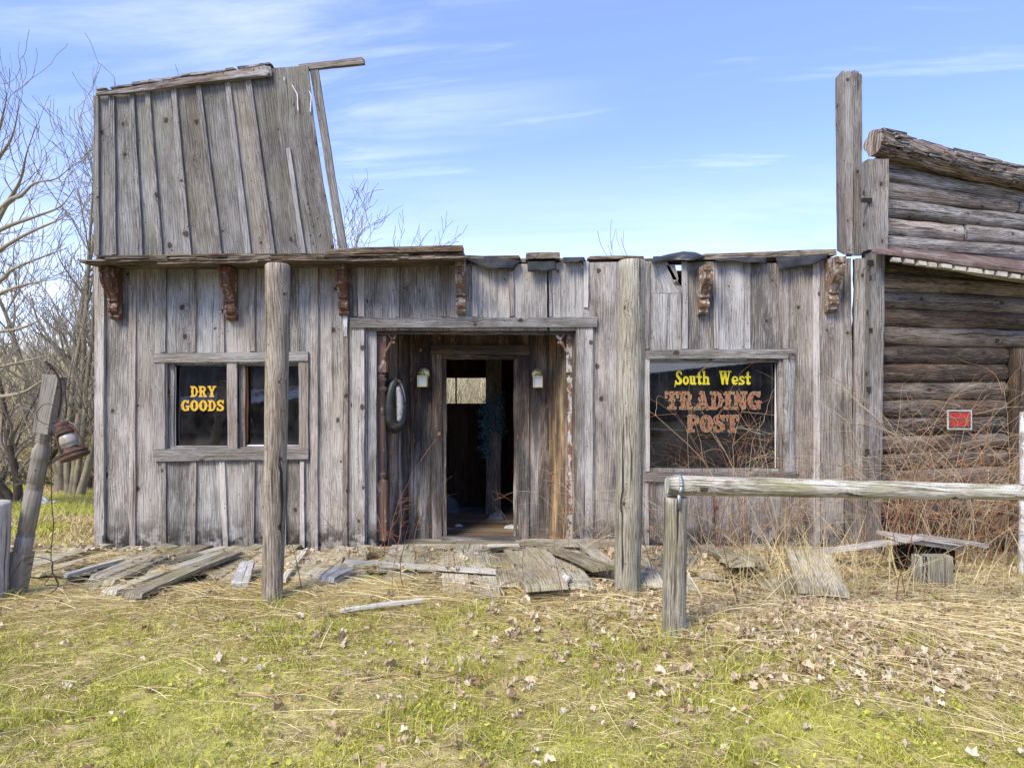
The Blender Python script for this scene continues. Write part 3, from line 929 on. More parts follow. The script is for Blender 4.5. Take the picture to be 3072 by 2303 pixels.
hb(bw, YB - .03, 1300, 1462, 1210, 1219, seg=3, cols=1, t=.03)
vb(bw, YB - .03, 1367, 1371, 1134, 1367, 1371, 1210, seg=3, cols=1, t=.03)
bwo = bw.build('back_window', W_INT, store)
pn = MB()
prism(pn, [(-1.3, YB + .01, 1.43), (-.38, YB + .01, 1.43), (-.38, YB + .01, 1.79), (-1.3, YB + .01, 1.79)], (0, .004, 0))
pn.build('pane', CLEAR, bwo)

# shop windows
def pane(name, x0, x1, y0, y1, Y, mat, par, tilt=0.0, yaw=0.0):
    m_ = MB()
    a, b2, c, d_ = P(x0, y1, Y), P(x1, y1, Y), P(x1, y0, Y), P(x0, y0, Y)
    h = (d_ - a).z
    w_ = (b2 - a).x
    c = c + Vector((0, h * math.tan(tilt), 0)); d_ = d_ + Vector((0, h * math.tan(tilt), 0))
    b2 = b2 + Vector((0, w_ * math.tan(yaw), 0)); c = c + Vector((0, w_ * math.tan(yaw), 0))
    prism(m_, [a, b2, c, d_], (0, .004, 0))
    return m_.build(name, mat, par)


wf = MB()
hb(wf, YF, 469, 928, 1060, 1088, 1055, 1084, t=.032, proud=.022, seg=12, cols=3, wob=.003)
vb(wf, YF, 469, 501, 1088, 469, 500, 1346, t=.022, proud=.022, seg=8, cols=3)
vb(wf, YF, 685, 715, 1087, 686, 716, 1348, t=.03, proud=.008, seg=8, cols=3)
vb(wf, YF, 901, 928, 1085, 901, 929, 1344, t=.022, proud=.022, seg=8, cols=2)
for a, b_ in ((500, 521), (716, 734)):
    vb(wf, YF, a, b_, 1087, a, b_ - 1, 1346, t=.02, proud=-.03, seg=6, cols=1)
hb(wf, YF, 500, 902, 1088, 1097, t=.02, proud=-.04, seg=6, cols=1)
hb(wf, YF, 512, 902, 1340, 1348, t=.03, proud=-.03, seg=6, cols=1)
win1 = wf.build('window', W_TRIM, store)
tag(win1, 'twin pane shop window lettered in yellow')
m_ = MB(); hb(m_, YF, 469, 930, 1347, 1381, 1344, 1374, t=.04, proud=.022, seg=12, cols=3, wob=.004); m_.build('sill', W_TRIM, win1)
pane('pane', 520, 686, 1096, 1341, 7.075, GLASS, win1, R(.6))
pane('pane', 733, 902, 1096, 1341, 7.075, GLASS, win1, R(.6))
m_ = MB()
hb(m_, YF, 521, 685, 1338, 1340.5, t=.01, proud=-.045, seg=4, cols=1)
hb(m_, YF, 735, 901, 1335.5, 1338, t=.01, proud=-.045, seg=4, cols=1)
vb(m_, YF, 519.5, 522, 1100, 519.5, 522, 1338, t=.01, proud=-.045, seg=4, cols=1)
m_.build('putty_line', PUTTY_SKYGAP, win1)
m_ = MB(); vb(m_, YF, 733, 739, 1100, 733, 739, 1330, t=.012, proud=-.05, seg=6, cols=1); m_.build('glazing_bead', plain('orange_brown_bead', (.22, .09, .04)), win1)

wf = MB()
hb(wf, YF, 1936, 2380, 1050, 1077, 1048, 1075, t=.03, proud=.022, seg=12, cols=3, wob=.002)
vb(wf, YF, 1934, 1947, 1077, 1934, 1947, 1412, t=.022, proud=.022, seg=6, cols=1)
vb(wf, YF, 2345, 2380, 1077, 2345, 2380, 1413, t=.024, proud=.022, seg=8, cols=3)
vb(wf, YF, 2333, 2345, 1082, 2334, 2345, 1413, t=.02, proud=-.03, seg=6, cols=1)
hb(wf, YF, 1946, 2346, 1077, 1087, t=.02, proud=-.03, seg=6, cols=1)
hb(wf, YF, 1946, 2340, 1405, 1413, t=.04, proud=-.04, seg=6, cols=1)
win2 = wf.build('window', W_WALL, store)
tag(win2, 'wide dark shop window with three lines of lettering')
m_ = MB(); hb(m_, YF, 1930, 2382, 1415, 1442, 1412, 1440, t=.036, proud=.022, seg=12, cols=3, wob=.003); m_.build('sill', W_WALL, win2)
pane('pane', 1946, 2336, 1085, 1408, 7.085, GLASS2, win2, R(-.2))
m_ = MB(); vb(m_, YF, 2329.5, 2332, 1090, 2330, 2333, 1404, t=.01, proud=-.05, seg=4, cols=1); m_.build('putty_line', PUTTY_SKYGAP, win2)

# ------------------------------------------------------------------ lettering: western slab capitals, cut from a fine grid
RES = 56


def glyph(ops, wd):
    n = int(wd * RES) + 2
    ys, xs = np.mgrid[0:RES + 14, 0:n + 8]
    X = (xs - 3.5) / RES; Y = (ys - 11.5) / RES
    M = np.zeros(X.shape, bool)
    for op in ops:
        k, a = op[0], op[1:]
        c = k.lstrip('-')
        if c == 'r': m_ = (X >= a[0]) & (Y >= a[1]) & (X <= a[2]) & (Y <= a[3])
        elif c == 'e': m_ = ((X - a[0]) / a[2]) ** 2 + ((Y - a[1]) / a[3]) ** 2 <= 1
        elif c == 'd': m_ = np.abs(X - a[0]) + np.abs(Y - a[1]) <= a[2]
        else:
            dx, dy = a[2] - a[0], a[3] - a[1]
            t_ = np.clip(((X - a[0]) * dx + (Y - a[1]) * dy) / (dx * dx + dy * dy), 0, 1)
            m_ = np.hypot(X - a[0] - dx * t_, Y - a[1] - dy * t_) <= a[4] / 2
        M = (M & ~m_) if k[0] == '-' else (M | m_)
    return M


def cells(mb, M, org, ux, uy, sc, N, skip=0.0):
    """one quad per run of filled cells"""
    H, W_ = M.shape
    for j in range(H):
        i = 0
        while i < W_:
            if M[j, i]:
                k = i
                while k < W_ and M[j, k] and k - i < (4 if skip else 99): k += 1
                if not (skip and noise.noise(Vector((org.x * 9 + i * .16, j * .16, 3))) > .42 - skip):
                    b = len(mb.v)
                    for (p, q_) in ((i, j), (k, j), (k, j + 1), (i, j + 1)):
                        mb.v.append(org + ux * ((p - 3.5) / RES * sc[0]) + uy * ((q_ - 11.5) / RES * sc[1]) + N)
                    mb.quad((b, b + 1, b + 2, b + 3), ((0, 0), (1, 0), (1, 1), (0, 1)), (0, 0, 0))
                i = k
            else: i += 1


GL = {
    'D': (.84, [('e', .36, .5, .44, .5), ('-e', .44, .5, .13, .33), ('-r', -.2, -.1, .1, 1.1), ('r', .1, 0, .34, 1), ('r', 0, 0, .42, .14), ('r', 0, .86, .42, 1), ('d', .82, .5, .08), ('d', .1, .5, .07)]),
    'R': (.92, [('r', .1, 0, .34, 1), ('e', .42, .72, .36, .28), ('-e', .44, .73, .12, .13), ('r', .1, 0, .34, 1), ('r', 0, 0, .42, .14), ('r', 0, .86, .4, 1), ('l', .5, .46, .66, .12, .24), ('r', .52, 0, .9, .14), ('d', .1, .5, .07)]),
    'Y': (.92, [('l', .2, .92, .44, .5, .22), ('l', .72, .92, .5, .5, .18), ('r', .33, 0, .59, .5), ('r', .2, 0, .72, .14), ('r', 0, .87, .4, 1), ('r', .54, .87, .92, 1), ('d', .33, .3, .06), ('d', .59, .3, .06)]),
    'G': (.88, [('e', .42, .5, .42, .5), ('-e', .46, .5, .17, .34), ('-r', .52, .5, .95, .72), ('r', .46, .36, .88, .5), ('r', .58, .04, .8, .42), ('r', .66, .7, .8, 1), ('d', .02, .5, .08)]),
    'O': (.84, [('e', .42, .5, .42, .5), ('-e', .42, .5, .14, .33), ('d', .02, .5, .08), ('d', .82, .5, .08), ('d', .28, .5, .06), ('d', .56, .5, .06)]),
    'S': (.76, [('e', .38, .74, .36, .26), ('-e', .42, .72, .13, .12), ('-r', .44, .55, .9, .72), ('e', .38, .27, .38, .27), ('-e', .34, .28, .14, .12), ('-r', -.1, .28, .33, .46), ('l', .2, .62, .58, .38, .22), ('r', .6, .66, .73, 1), ('r', .02, 0, .14, .34)]),
    'T': (.88, [('r', .3, 0, .58, 1), ('r', .16, 0, .72, .14), ('r', 0, .84, .88, 1), ('r', 0, .64, .15, 1), ('r', .73, .64, .88, 1), ('d', .3, .5, .07), ('d', .58, .5, .07)]),
    'A': (.96, [('l', .2, .08, .44, .92, .16), ('l', .74, .08, .5, .92, .26), ('r', .26, .24, .68, .38), ('r', 0, 0, .38, .14), ('r', .5, 0, .96, .14), ('r', .28, .88, .62, 1)]),
    'I': (.52, [('r', .12, 0, .4, 1), ('r', 0, 0, .52, .14), ('r', 0, .86, .52, 1), ('d', .12, .5, .07), ('d', .4, .5, .07)]),
    'N': (.92, [('r', .1, 0, .28, 1), ('r', .64, 0, .82, 1), ('l', .2, .88, .7, .12, .28), ('r', 0, 0, .4, .14), ('r', 0, .86, .34, 1), ('r', .52, .86, .92, 1)]),
    'P': (.84, [('r', .1, 0, .36, 1), ('e', .44, .7, .38, .3), ('-e', .46, .71, .12, .14), ('r', .1, 0, .36, 1), ('r', 0, 0, .5, .14), ('r', 0, .86, .4, 1), ('d', .1, .5, .07)]),
    'Q': (.72, [('e', .40, .76, .28, .24), ('-e', .42, .73, .13, .12), ('-r', .42, .58, .9, .70), ('e', .36, .25, .34, .26), ('-e', .3, .28, .13, .13), ('-r', -.1, .3, .28, .46), ('l', .22, .66, .5, .36, .2), ('l', .06, .12, .02, -.14, .07), ('r', .03, 0, .14, .26)]),
    'o': (.58, [('e', .29, .3, .29, .31), ('-e', .29, .3, .1, .17)]),
    'u': (.66, [('r', .06, .14, .26, .6), ('r', 0, .5, .26, .62), ('e', .28, .18, .22, .19), ('-r', .26, .18, .36, .7), ('r', .36, 0, .56, .62), ('r', .3, .5, .56, .62), ('r', .36, 0, .66, .12)]),
    't': (.5, [('r', .14, .1, .34, .82), ('l', .18, .82, .3, .9, .1), ('r', 0, .48, .5, .61), ('e', .3, .13, .18, .14), ('-e', .42, .26, .07, .1)]),
    'h': (.7, [('r', .08, 0, .27, 1), ('r', 0, 0, .33, .12), ('r', 0, .86, .27, .98), ('r', .42, 0, .62, .42), ('e', .42, .42, .2, .19), ('-r', .27, .1, .42, .44), ('r', .38, 0, .7, .12)]),
    'W': (1.05, [('l', .14, .9, .32, .1, .2), ('l', .32, .1, .48, .8, .13), ('l', .5, .9, .68, .1, .2), ('l', .68, .1, .88, .9, .13), ('r', 0, .87, .32, 1), ('r', .36, .87, .64, 1), ('r', .74, .87, 1.05, 1)]),
    'e': (.58, [('e', .29, .3, .29, .31), ('-e', .3, .41, .11, .09), ('-r', .3, .15, .7, .27), ('r', .1, .24, .57, .34)]),
    's': (.52, [('e', .28, .44, .24, .18), ('-e', .3, .44, .1, .07), ('-r', .3, .32, .7, .42), ('e', .26, .17, .26, .18), ('-e', .22, .18, .1, .07), ('-r', -.1, .18, .2, .3), ('l', .14, .38, .38, .24, .14), ('d', .05, .02, .07)]),
}


def letters(txt, px0, px1, pyt, pyb, Y, mat, par, name='lettering', outline=None, gap=.05, flaky=0.0):
    ws = [GL[c][0] if c != ' ' else .6 for c in txt]
    tot = sum(ws) + gap * (len(txt) - 1)
    A, Bp, C = P(px0, pyb, Y), P(px1, pyb, Y), P(px0, pyt, Y)
    sx, sy = (Bp - A).length / tot, (C - A).length
    m_, mo = MB(), MB()
    x = 0
    for c, w_ in zip(txt, ws):
        if c != ' ':
            M = glyph(GL[c][1], w_)
            org = A + Vector((x * sx, 0, 0))
            if outline:
                D = M.copy()
                for dx in (-1, 0, 1):
                    for dy in (-1, 0, 1):
                        D |= np.roll(np.roll(M, dx, 1), dy, 0)
                cells(mo, D & ~M, org, Vector((1, 0, 0)), Vector((0, 0, 1)), (sx, sy), Vector((0, -.0, 0)), .2)
            cells(m_, M, org, Vector((1, 0, 0)), Vector((0, 0, 1)), (sx, sy), Vector((0, 0, 0)), flaky)
        x += w_ + gap
    o = m_.build(name, mat, par)
    if outline: mo.build('letter_outline', outline, par)
    return o


letters('DRY', 571, 648, 1158, 1191, 7.068, YEL, win1)
letters('GOODS', 543, 672, 1200, 1233, 7.068, YEL, win1)
letters('Qouth', 2024, 2129, 1112, 1154, 7.078, YEL2, win2, gap=.03)
letters('West', 2157, 2252, 1112, 1154, 7.078, YEL2, win2, gap=.03)
letters('TRADING', 1995, 2284, 1175, 1228, 7.078, ORANGE, win2, outline=CREAM, flaky=.08)
letters('POST', 2060, 2216, 1245, 1296, 7.078, ORANGE, win2, outline=CREAM, flaky=.06)

# ------------------------------------------------------------------ eave, roof edge, corbels
ev = MB()
YE = 6.6
z0 = P(0, 799, YE).z
for (xa, xb, ya, yb, Ya, t, wg) in ((231, 1392, 779, 768, 6.58, .028, .35), (292, 1392, 768, 757, 6.72, .03, .3)):
    A, Bq = P(xa, ya, Ya), P(xb, yb, Ya)
    board(ev, (A.x, Ya, A.z), (A.x + .05, 7.0, A.z), (Bq.x, 7.0, Bq.z), (Bq.x, Ya, Bq.z), (0, 0, -1), t, seg=46, cols=3, wob=.012, ragA=.03, bow=.012)
for (xa, xb, ya, yb, Ya, t) in ((290, 1060, 772, 766, 6.62, .018), (974, 1388, 765, 752, 6.66, .055), (450, 900, 770, 765, 6.64, .012)):
    A, Bq = P(xa, ya, Ya), P(xb, yb, Ya)
    board(ev, (A.x, Ya, A.z), (A.x, Ya + .14, A.z), (Bq.x, Ya + .14, Bq.z), (Bq.x, Ya, Bq.z), (0, 0, 1), t, seg=30, cols=2, wob=.02, ragA=.04, bow=.008)
for k in range(34):
    xa = random.uniform(250, 1300); A = P(xa, random.uniform(777, 796) - (xa - 290) * .012, 6.57)
    lay(ev, A, A + Vector((random.uniform(.25, .7), random.uniform(-.005, .01), .01)), .02, .008, .012, seg=6, cols=1, wob=.01, ragA=.02)
ev.build('eave_board', W_EAVE, store)
re_ = MB()
for (xa, xb, ya, yb, Ya, t, hh) in ((1425, 1562, 777, 776, 6.98, .05, 9), (1577, 1680, 778, 777, 6.9, .06, 18), (1765, 1932, 776, 776, 6.98, .03, 9), (1958, 2110, 781, 779, 7.0, .05, 12), (2110, 2512, 778, 764, 6.97, .06, 17),
                                   (1395, 1760, 788, 786, 7.02, .06, 12), (1765, 2520, 786, 782, 7.03, .06, 10)):
    A, Bq = P(xa, ya, Ya), P(xb, yb, Ya)
    hgt = hh / FPX * Ya
    board(re_, A + Vector((0, 0, 0)), A + Vector((0, .25, 0)), Bq + Vector((0, .25, 0)), Bq, (0, 0, 1), hgt, seg=20, cols=2, wob=.012, ragA=.04, ragB=.03, bow=.008)
re_.build('roof_edge_board', W_EAVE, store)


def felt(poly, mat=FELT, curl=.03, name='tar_paper_strip'):
    """hanging strip: upper edge and lower edge as px lists at depth"""
    top, bot = poly
    m_ = MB()
    n = 14
    rows = 5
    for i in range(n + 1):
        k = i / n
        def at(l):
            f = k * (len(l) - 1); a = int(min(f, len(l) - 2)); f -= a
            return (l[a][0] * (1 - f) + l[a + 1][0] * f, l[a][1] * (1 - f) + l[a + 1][1] * f)
        ta, ba = at(top), at(bot)
        for j in range(rows + 1):
            q = j / rows
            Yq = 6.93 - .05 * q - curl * math.sin(k * 9 + q * 2) * q
            if j == 0: Yq = 7.02
            m_.v.append(P(ta[0] * (1 - q) + ba[0] * q, ta[1] * (1 - q) + ba[1] * q + 1.5 * math.sin(k * 13) * q, Yq))
    for i in range(n):
        for j in range(rows):
            a = i * (rows + 1) + j
            m_.quad((a, a + rows + 1, a + rows + 2, a + 1), ((i, j),) * 4, (0, 0, 0), True)
    o = m_.build(name, mat, store)
    sol = o.modifiers.new('thickness', 'SOLIDIFY'); sol.thickness = .004
    return o


felt(([(1393, 766), (1470, 770), (1562, 780)], [(1393, 774), (1434, 798), (1482, 806), (1541, 811)]))
felt(([(1582, 779), (1668, 777)], [(1583, 815), (1669, 811)]), curl=.01)
felt(([(1689, 773), (1753, 772)], [(1690, 789), (1755, 784)]), curl=.01)
felt(([(2134, 778), (2200, 771), (2299, 771)], [(2150, 782), (2220, 785), (2299, 792)]))
felt(([(2326, 771), (2400, 764), (2487, 760)], [(2338, 811), (2437, 795), (2478, 776)]))
felt(([(1952, 779), (1997, 765), (2050, 755), (2085, 757), (2113, 768)], [(1953, 786), (2000, 785), (2050, 780), (2085, 780), (2107, 779)]), RUBBER, .05, 'roofing_membrane_flap')

PROF = [(0, 0), (.27, 0), (.27, -.055), (.25, -.06), (.255, -.10), (.245, -.15), (.22, -.19), (.175, -.225), (.135, -.26), (.115, -.30), (.115, -.325), (.085, -.34), (.105, -.365), (.125, -.395), (.115, -.43), (.075, -.445), (.07, -.465), (.085, -.48), (.06, -.505), (0, -.51)]
for xw, ytop, h, mat, lab in ((346, 799, 1.0, W_CORB, 'red brown peeling corbel at the left end of the eave'), (690, 799, 1.02, W_CORB, 'peeling corbel above the twin window'), (1024, 792, .97, W_CORB, 'corbel with a pale drip strip beneath'),
                              (1371, 782, 1.0, W_CORB2, 'corbel above the doorway where the eave ends'), (2089, 795, .93, W_CORB2, 'cream corbel above the dark shop window'), (2470, 770, 1.04, W_CORB2, 'cream corbel at the right end of the wall')):
    A = P(xw, 0, 7.0)
    zt_ = P(0, ytop, 6.75).z
    m_ = MB()
    for k, (off, wdt, grow) in enumerate(((.0, .024, 1.0), (.0245, .046, .93), (.071, .024, 1.0))):
        prism(m_, [(A.x + off, 6.975 - a * grow * .97, zt_ + b2 * h) for a, b2 in PROF], (wdt, 0, 0))
    lathe(m_, [(.035, 0), (.03, .006), (.012, .012)], (A.x + .0955 if A.x < 0 else A.x - .0005, 6.84, zt_ - .12), (1 if A.x < 0 else -1, 0, 0), 12)
    o = m_.build('corbel', mat, store)
    o['label'] = lab
m_ = MB()
vb(m_, YF, 1033, 1046, 938, 1036, 1044, 1010, t=.006, proud=.045, seg=6, cols=1, wob=.004)
m_.build('drip_strip', W_WHITEP, store)

# ------------------------------------------------------------------ false front, left half still standing
ff = MB()
topy = lambda x: 282 - (x - 294) * .146
edges = [(301, 303), (348, 352), (403, 427), (448, 487), (524, 568), (600, 663), (686, 750), (748, 820)]
edges += [(827, 900), (926, 1006)]
for k in range(len(edges) - 1):
    (a, b_), (c, d_) = edges[k], edges[k + 1]
    if k == len(edges) - 2:
        prev = None
        L = [(827, 207, 926, 200), (834, 350, 941, 350), (858, 540, 971, 552), (880, 646, 990, 646), (900, 768, 1006, 768)]
        rv_ = 12.3
        for (xa, ya, xb, yb2), (xc, yc, xd, yd) in zip(L[:-1], L[1:]):
            rv_ += 0
            vb(ff, 7.04, xa, xb, (ya, yb2), xc, xd, (yc, yd), seg=5, cols=4, wob=.0, r=(.3, .9, .5), ragA=.0, uv0=(4.2, rv_))
            rv_ += ((P((xc + xd) / 2, (yc + yd) / 2, 7.04) - P((xa + xb) / 2, (ya + yb2) / 2, 7.04)).length)
    else:
        vb(ff, 7.04, a, c, (topy(a), topy(c)), b_, d_, 775, seg=22, cols=4, cup=.004, wob=.002, ragA=.035)
vb(ff, 7.04, 288, 303, 293, 289, 305, 768, t=.05, proud=.0, seg=14, cols=2)
ffo = ff.build('false_front', W_FRONT, store)
fb = MB()
for a, b_, yt, c, d_, yb in ((335, 349, 292, 341, 355, 766), (398, 408, 281, 420, 434, 768), (442, 454, 269, 481, 493, 768), (518, 531, 262, 560, 579, 768), (593, 606, 253, 657, 671, 768), (680, 693, 245, 742, 758, 768), (741, 755, 241, 812, 829, 766), (863, 873, 448, 907, 920, 762)):
    vb(fb, 7.04, a - 1, b_ + 1, yt, c - 1, d_ + 1, yb, t=.026, proud=.022, seg=16, cols=2, wob=.003, ragA=.006, bow=.003)
fb.build('false_front_batten', W_FBATT, ffo)
tb = MB()
board(tb, P(294, 292, 6.99), P(294, 281, 6.99), P(812, 201, 6.99), P(816, 231, 6.99), (0, -1, 0), .04, seg=26, cols=3, wob=.006, ragB=.05)
for k in range(16):
    xa = 300 + k * 32 + random.uniform(-8, 8)
    A = P(xa, topy(xa) - 5, 7.05)
    lay(tb, A, A + Vector((random.uniform(.1, .25), 0, .025)), .12, .1, random.uniform(.01, .03), seg=3, cols=2, wob=.01, ragA=.02, ragB=.02)
tb.build('false_front_cap', W_LOGU, ffo)
tb = MB()
board(tb, P(900, 219, 7.09), P(900, 201, 7.09), P(1088, 178, 7.09), P(1096, 197, 7.09), (0, -1, 0), .05, seg=10, cols=2, wob=.003)
prism(tb, [P(1087, 178.3, 7.09), P(1095, 184, 7.09), P(1096, 197, 7.09)], (0, -.05, 0))
tb.build('projecting_rail', W_TRIM, ffo)
tb = MB()
vb(tb, 7.10, 932, 956, 212, 1024, 1047, 775, t=.05, seg=16, cols=2, wob=.003)
tb.build('leaning_stud', W_TRIM, ffo)
for pts in (((875, 252), (884, 270), (892, 285), (893, 310), (895, 336)), ((926, 272), (934, 290), (932, 318), (931, 338)), ((852, 230), (853, 244))):  # white streaks painted for sky light showing through cracks
    sp_ = MB(); tube(sp_, samp([P(a, b2, 7.0) for a, b2 in pts], 3), .006, 5); sp_.build('painted_sky_gap', PUTTY_SKYGAP, ffo)
for a, b2 in ((886, 290), (880, 307), (921, 604), (927, 638), (930, 700), (936, 722), (960, 700), (925, 620), (952, 650), (937, 672)):
    sp_ = MB(); tube(sp_, [P(a, b2, 7.012), P(a + random.uniform(-3, 3), b2 + random.uniform(4, 9), 7.012)], .006, 5); sp_.build('painted_sky_gap', PUTTY_SKYGAP, ffo)

# tall corner box post on the right
cp = MB()
vb(cp, 7.0, 2530, 2556, 216, 2536, 2553, 770, t=.03, seg=18, cols=2, wob=.004, ragA=.02, ragB=.04)
vb(cp, 7.0, 2556, 2582, 222, 2553, 2581, 768, t=.032, proud=.003, seg=18, cols=3, wob=.003, ragA=.03)
xa = P(2530, 0, 7.0).x
board(cp, (xa, 7.13, P(0, 226, 7.05).z), (xa, 6.975, P(0, 216, 7.0).z), (xa + .02, 6.975, P(0, 766, 7.0).z), (xa + .02, 7.13, P(0, 745, 7.0).z), (-1, 0, 0), .025, seg=18, cols=2, wob=.004)
for a, b_, yt in ((2556, 2562, 213), (2566, 2573, 216)):
    vb(cp, 7.05, a, b_, yt, a, b_, 240, t=.03, seg=3, cols=1, ragA=.02)
cp.build('corner_box_post', W_TRIM, store)

# ------------------------------------------------------------------ log cabin next door
cabin = thing('log_cabin', 'dark log cabin with rotten sloping roof log next to the board store', 'building', (4.8, 7.2, 0))
MC = (7.45 - 6.95) / (5.588 - 3.678)


def CYp(px):
    k = (px - CX) / FPX
    return (6.95 - 3.678 * MC) / (1 - k * MC)


def CP(px, py, out_=0.0):
    Y = CYp(px)
    return P(px, py, Y) + Vector((MC, -1, 0)).normalized() * out_


def log(mb, xl, yl, xr, yr, hl, hr, rough=.15, ends=True, n=18, out_=0.0):
    """log on the cabin wall between two pixels; hl, hr its heights in px"""
    A, B_ = CP(xl, yl, out_), CP(xr, yr, out_)
    k = 22
    ra, rb_ = hl / FPX * CYp(xl) / 2, hr / FPX * CYp(xr) / 2
    sd_ = random.uniform(0, 90)
    pts, rad = [], []
    for i in range(k + 1):
        t_ = i / k
        p = A.lerp(B_, t_)
        p.z += .012 * noise.noise(Vector((t_ * 3, sd_, 0)))
        pts.append(p)
        r_ = (ra * (1 - t_) + rb_ * t_) * (1.10 + .08 * noise.noise(Vector((t_ * 5, sd_, 4))))
        if ends and i == 0: r_ *= .82
        if ends and i == k: r_ *= .82
        rad.append(r_)
    d = (B_ - A).normalized()
    pts = [pts[0] - d * .001, pts[0] + d * .02] + pts[1:-1] + [pts[-1] - d * .02, pts[-1]]
    rad = [rad[0]] + [rad[1]] + rad[1:-1] + [rad[-2], rad[-1]]
    tube(mb, pts, rad, n, rough=rough, rscale=2.5, r=rr(), fx=.62)


lu = MB()
for a in ((2648, 519, 3230, 618, 46, 46), (2648, 572, 3044, 620, 50, 42), (3049, 623, 3230, 640, 42, 40), (2650, 626, 3230, 682, 52, 40), (2650, 679, 2884, 702, 48, 46), (2889, 700, 3230, 732, 46, 44), (2651, 731, 3230, 771, 46, 42)):
    log(lu, *a)
log(lu, 2630, 488, 3230, 596, 40, 40, out_=-.02)
lu.build('upper_log_wall', W_LOGU, cabin)
ll = MB()
rows = [(2634, 794, 3230, 836, 50, 44), (2632, 845, 3230, 878, 52, 42), (2632, 900, 3230, 924, 50, 44), (2630, 953, 3230, 972, 50, 44), (2628, 1009, 3230, 1020, 53, 48)]
rows += [(2626, 1064, 3016, 1069, 50, 48), (2625, 1119, 3014, 1120, 52, 50), (2624, 1174, 3013, 1171, 50, 50), (2622, 1227, 3013, 1222, 49, 48), (2621, 1280, 3013, 1271, 50, 50), (2620, 1333, 3013, 1322, 50, 48),
         (2620, 1385, 3013, 1372, 48, 48), (2618, 1436, 3013, 1421, 48, 46), (2618, 1487, 3013, 1470, 48, 46), (2618, 1537, 3013, 1518, 48, 46), (2616, 1588, 3013, 1568, 48, 46), (2616, 1640, 3013, 1616, 48, 44)]
for a in rows: log(ll, *a)
for k in range(10):
    z_ = .1 + k * .17
    tube(ll, [(3.75, 7.0, z_), (3.75, 9.8, z_)], .088, 12, rough=.08)
ll.build('lower_log_wall', W_LOGL, cabin)
m_ = MB()
c0, c1 = CP(2600, 1700), CP(3230, 1700)
nb = Vector((-MC, 1, 0)).normalized()
prism(m_, [c0 + nb * .02 + Vector((0, 0, 3.2)), c1 + nb * .02 + Vector((0, 0, 2.7)), c1 + nb * .02, c0 + nb * .02], nb * .05)
m_.build('chinking', plain('dark_chinking', (.05, .038, .028), .95, .4, 20, col2=(.14, .06, .03), thr=(.6, .7)), cabin)
m_ = MB()
pts, rad = [], []
for (a, b_, h) in ((2597, 437, 76), (2650, 450, 74), (2750, 476, 70), (2850, 502, 66), (2950, 526, 62), (3072, 550, 60), (3230, 582, 56)):
    pts.append(CP(a, b_, .10)); rad.append(h / FPX * CYp(a) / 2)
n_ = 10
pp = samp(pts, n_)
rr_ = []
for i in range(len(pp)):
    f = i / n_; a = min(int(f), len(rad) - 2); f -= a
    rr_.append(rad[a] * (1 - f) + rad[a + 1] * f)
tube(m_, pp, rr_, 30, rough=.26, rscale=4)
for k in range(80):
    t_ = random.random()
    i = int(t_ * (len(pp) - 12)) + 1
    a = random.uniform(-.9, 1.2)
    off = Vector((0, -math.cos(a), math.sin(a))) * rr_[i] * .98
    q = min(i + random.randint(4, 10), len(pp) - 1)
    lay(m_, pp[i] + off, pp[q] + off * .97 + Vector((0, 0, random.uniform(-.02, .02))), random.uniform(.02, .06), .02, random.uniform(.012, .03), up=off, seg=8, cols=2, wob=.012, ragA=.06, ragB=.06)
m_.build('rotten_roof_log', W_ROT, cabin)
m_ = MB()
log(m_, 2654, 783, 3230, 868, 38, 42, out_=.22, n=8, rough=.05)
m_.build('canopy_beam', W_LOGU, cabin)
m_ = MB()
A, B_ = P(2614, 756, 6.52), P(3230, 833, 6.9)
board(m_, A + Vector((0, 0, -.012)), A + Vector((0, 0, .008)), B_ + Vector((0, 0, .012)), B_ + Vector((0, 0, -.028)), (0, -1, 0), .006, seg=30, cols=2, wob=.006, bow=.01)
board(m_, A + Vector((0, 0, .005)), CP(2640, 735, 0), CP(3230, 800, 0), B_ + Vector((0, 0, .01)), (0, 0, 1), .006, seg=30, cols=3, wob=.004, bow=.01)
cs_ = m_.build('canopy_sheet', TIN, cabin)
for k, (a, b_) in enumerate(((2670, 2697), (2708, 2735), (2746, 2772), (2777, 2803), (2813, 2848), (2854, 2890), (2895, 2938), (2944, 2972), (2981, 3012), (3024, 3052), (3062, 3100))):
    f = (a - 2614) / (3230 - 2614)
    Y = 6.56 + .38 * f
    y_ = 756 + 77 * f + 10 + 8 * f
    m_ = MB()
    hb(m_, Y, a, b_, y_, y_ + 12, y_ + (b_ - a) * .12, y_ + 12 + (b_ - a) * .12, t=.05, seg=3, cols=2, wob=.004, ragA=.01, ragB=.01)
    m_.build('canopy_slat_end', TINEDGE, cabin)
# corner timbers
m_ = MB()
vb(m_, 6.9, 2583, 2644, 490, 2583, 2640, 757, t=.14, seg=20, cols=4, wob=.005, ragA=.004)
vb(m_, 6.88, 2596, 2636, 762, 2581, 2622, 1690, t=.12, seg=30, cols=3, wob=.006)
m_.build('corner_timber', W_TRIM, cabin)
for (x, y, w_, h_) in ((2600, 601, 30, 13), (2611, 788, 16, 16), (2606, 1168, 10, 16), (2602, 1354, 10, 14), (2612, 990, 8, 12)):
    m_ = MB(); box(m_, P(x, y, 6.88 - .14 if y < 700 else 6.88 - .12), w_ / FPX * 6.8, .02, h_ / FPX * 6.8); m_.build('notch', SOIL_SHADE, cabin)
m_ = MB()
vb(m_, 6.9, 2563, 2597, 776, 2556, 2592, 1690, t=.03, proud=0, seg=26, cols=3, wob=.003)
m_.build('corner_board', W_BATT, cabin)
m_ = MB()
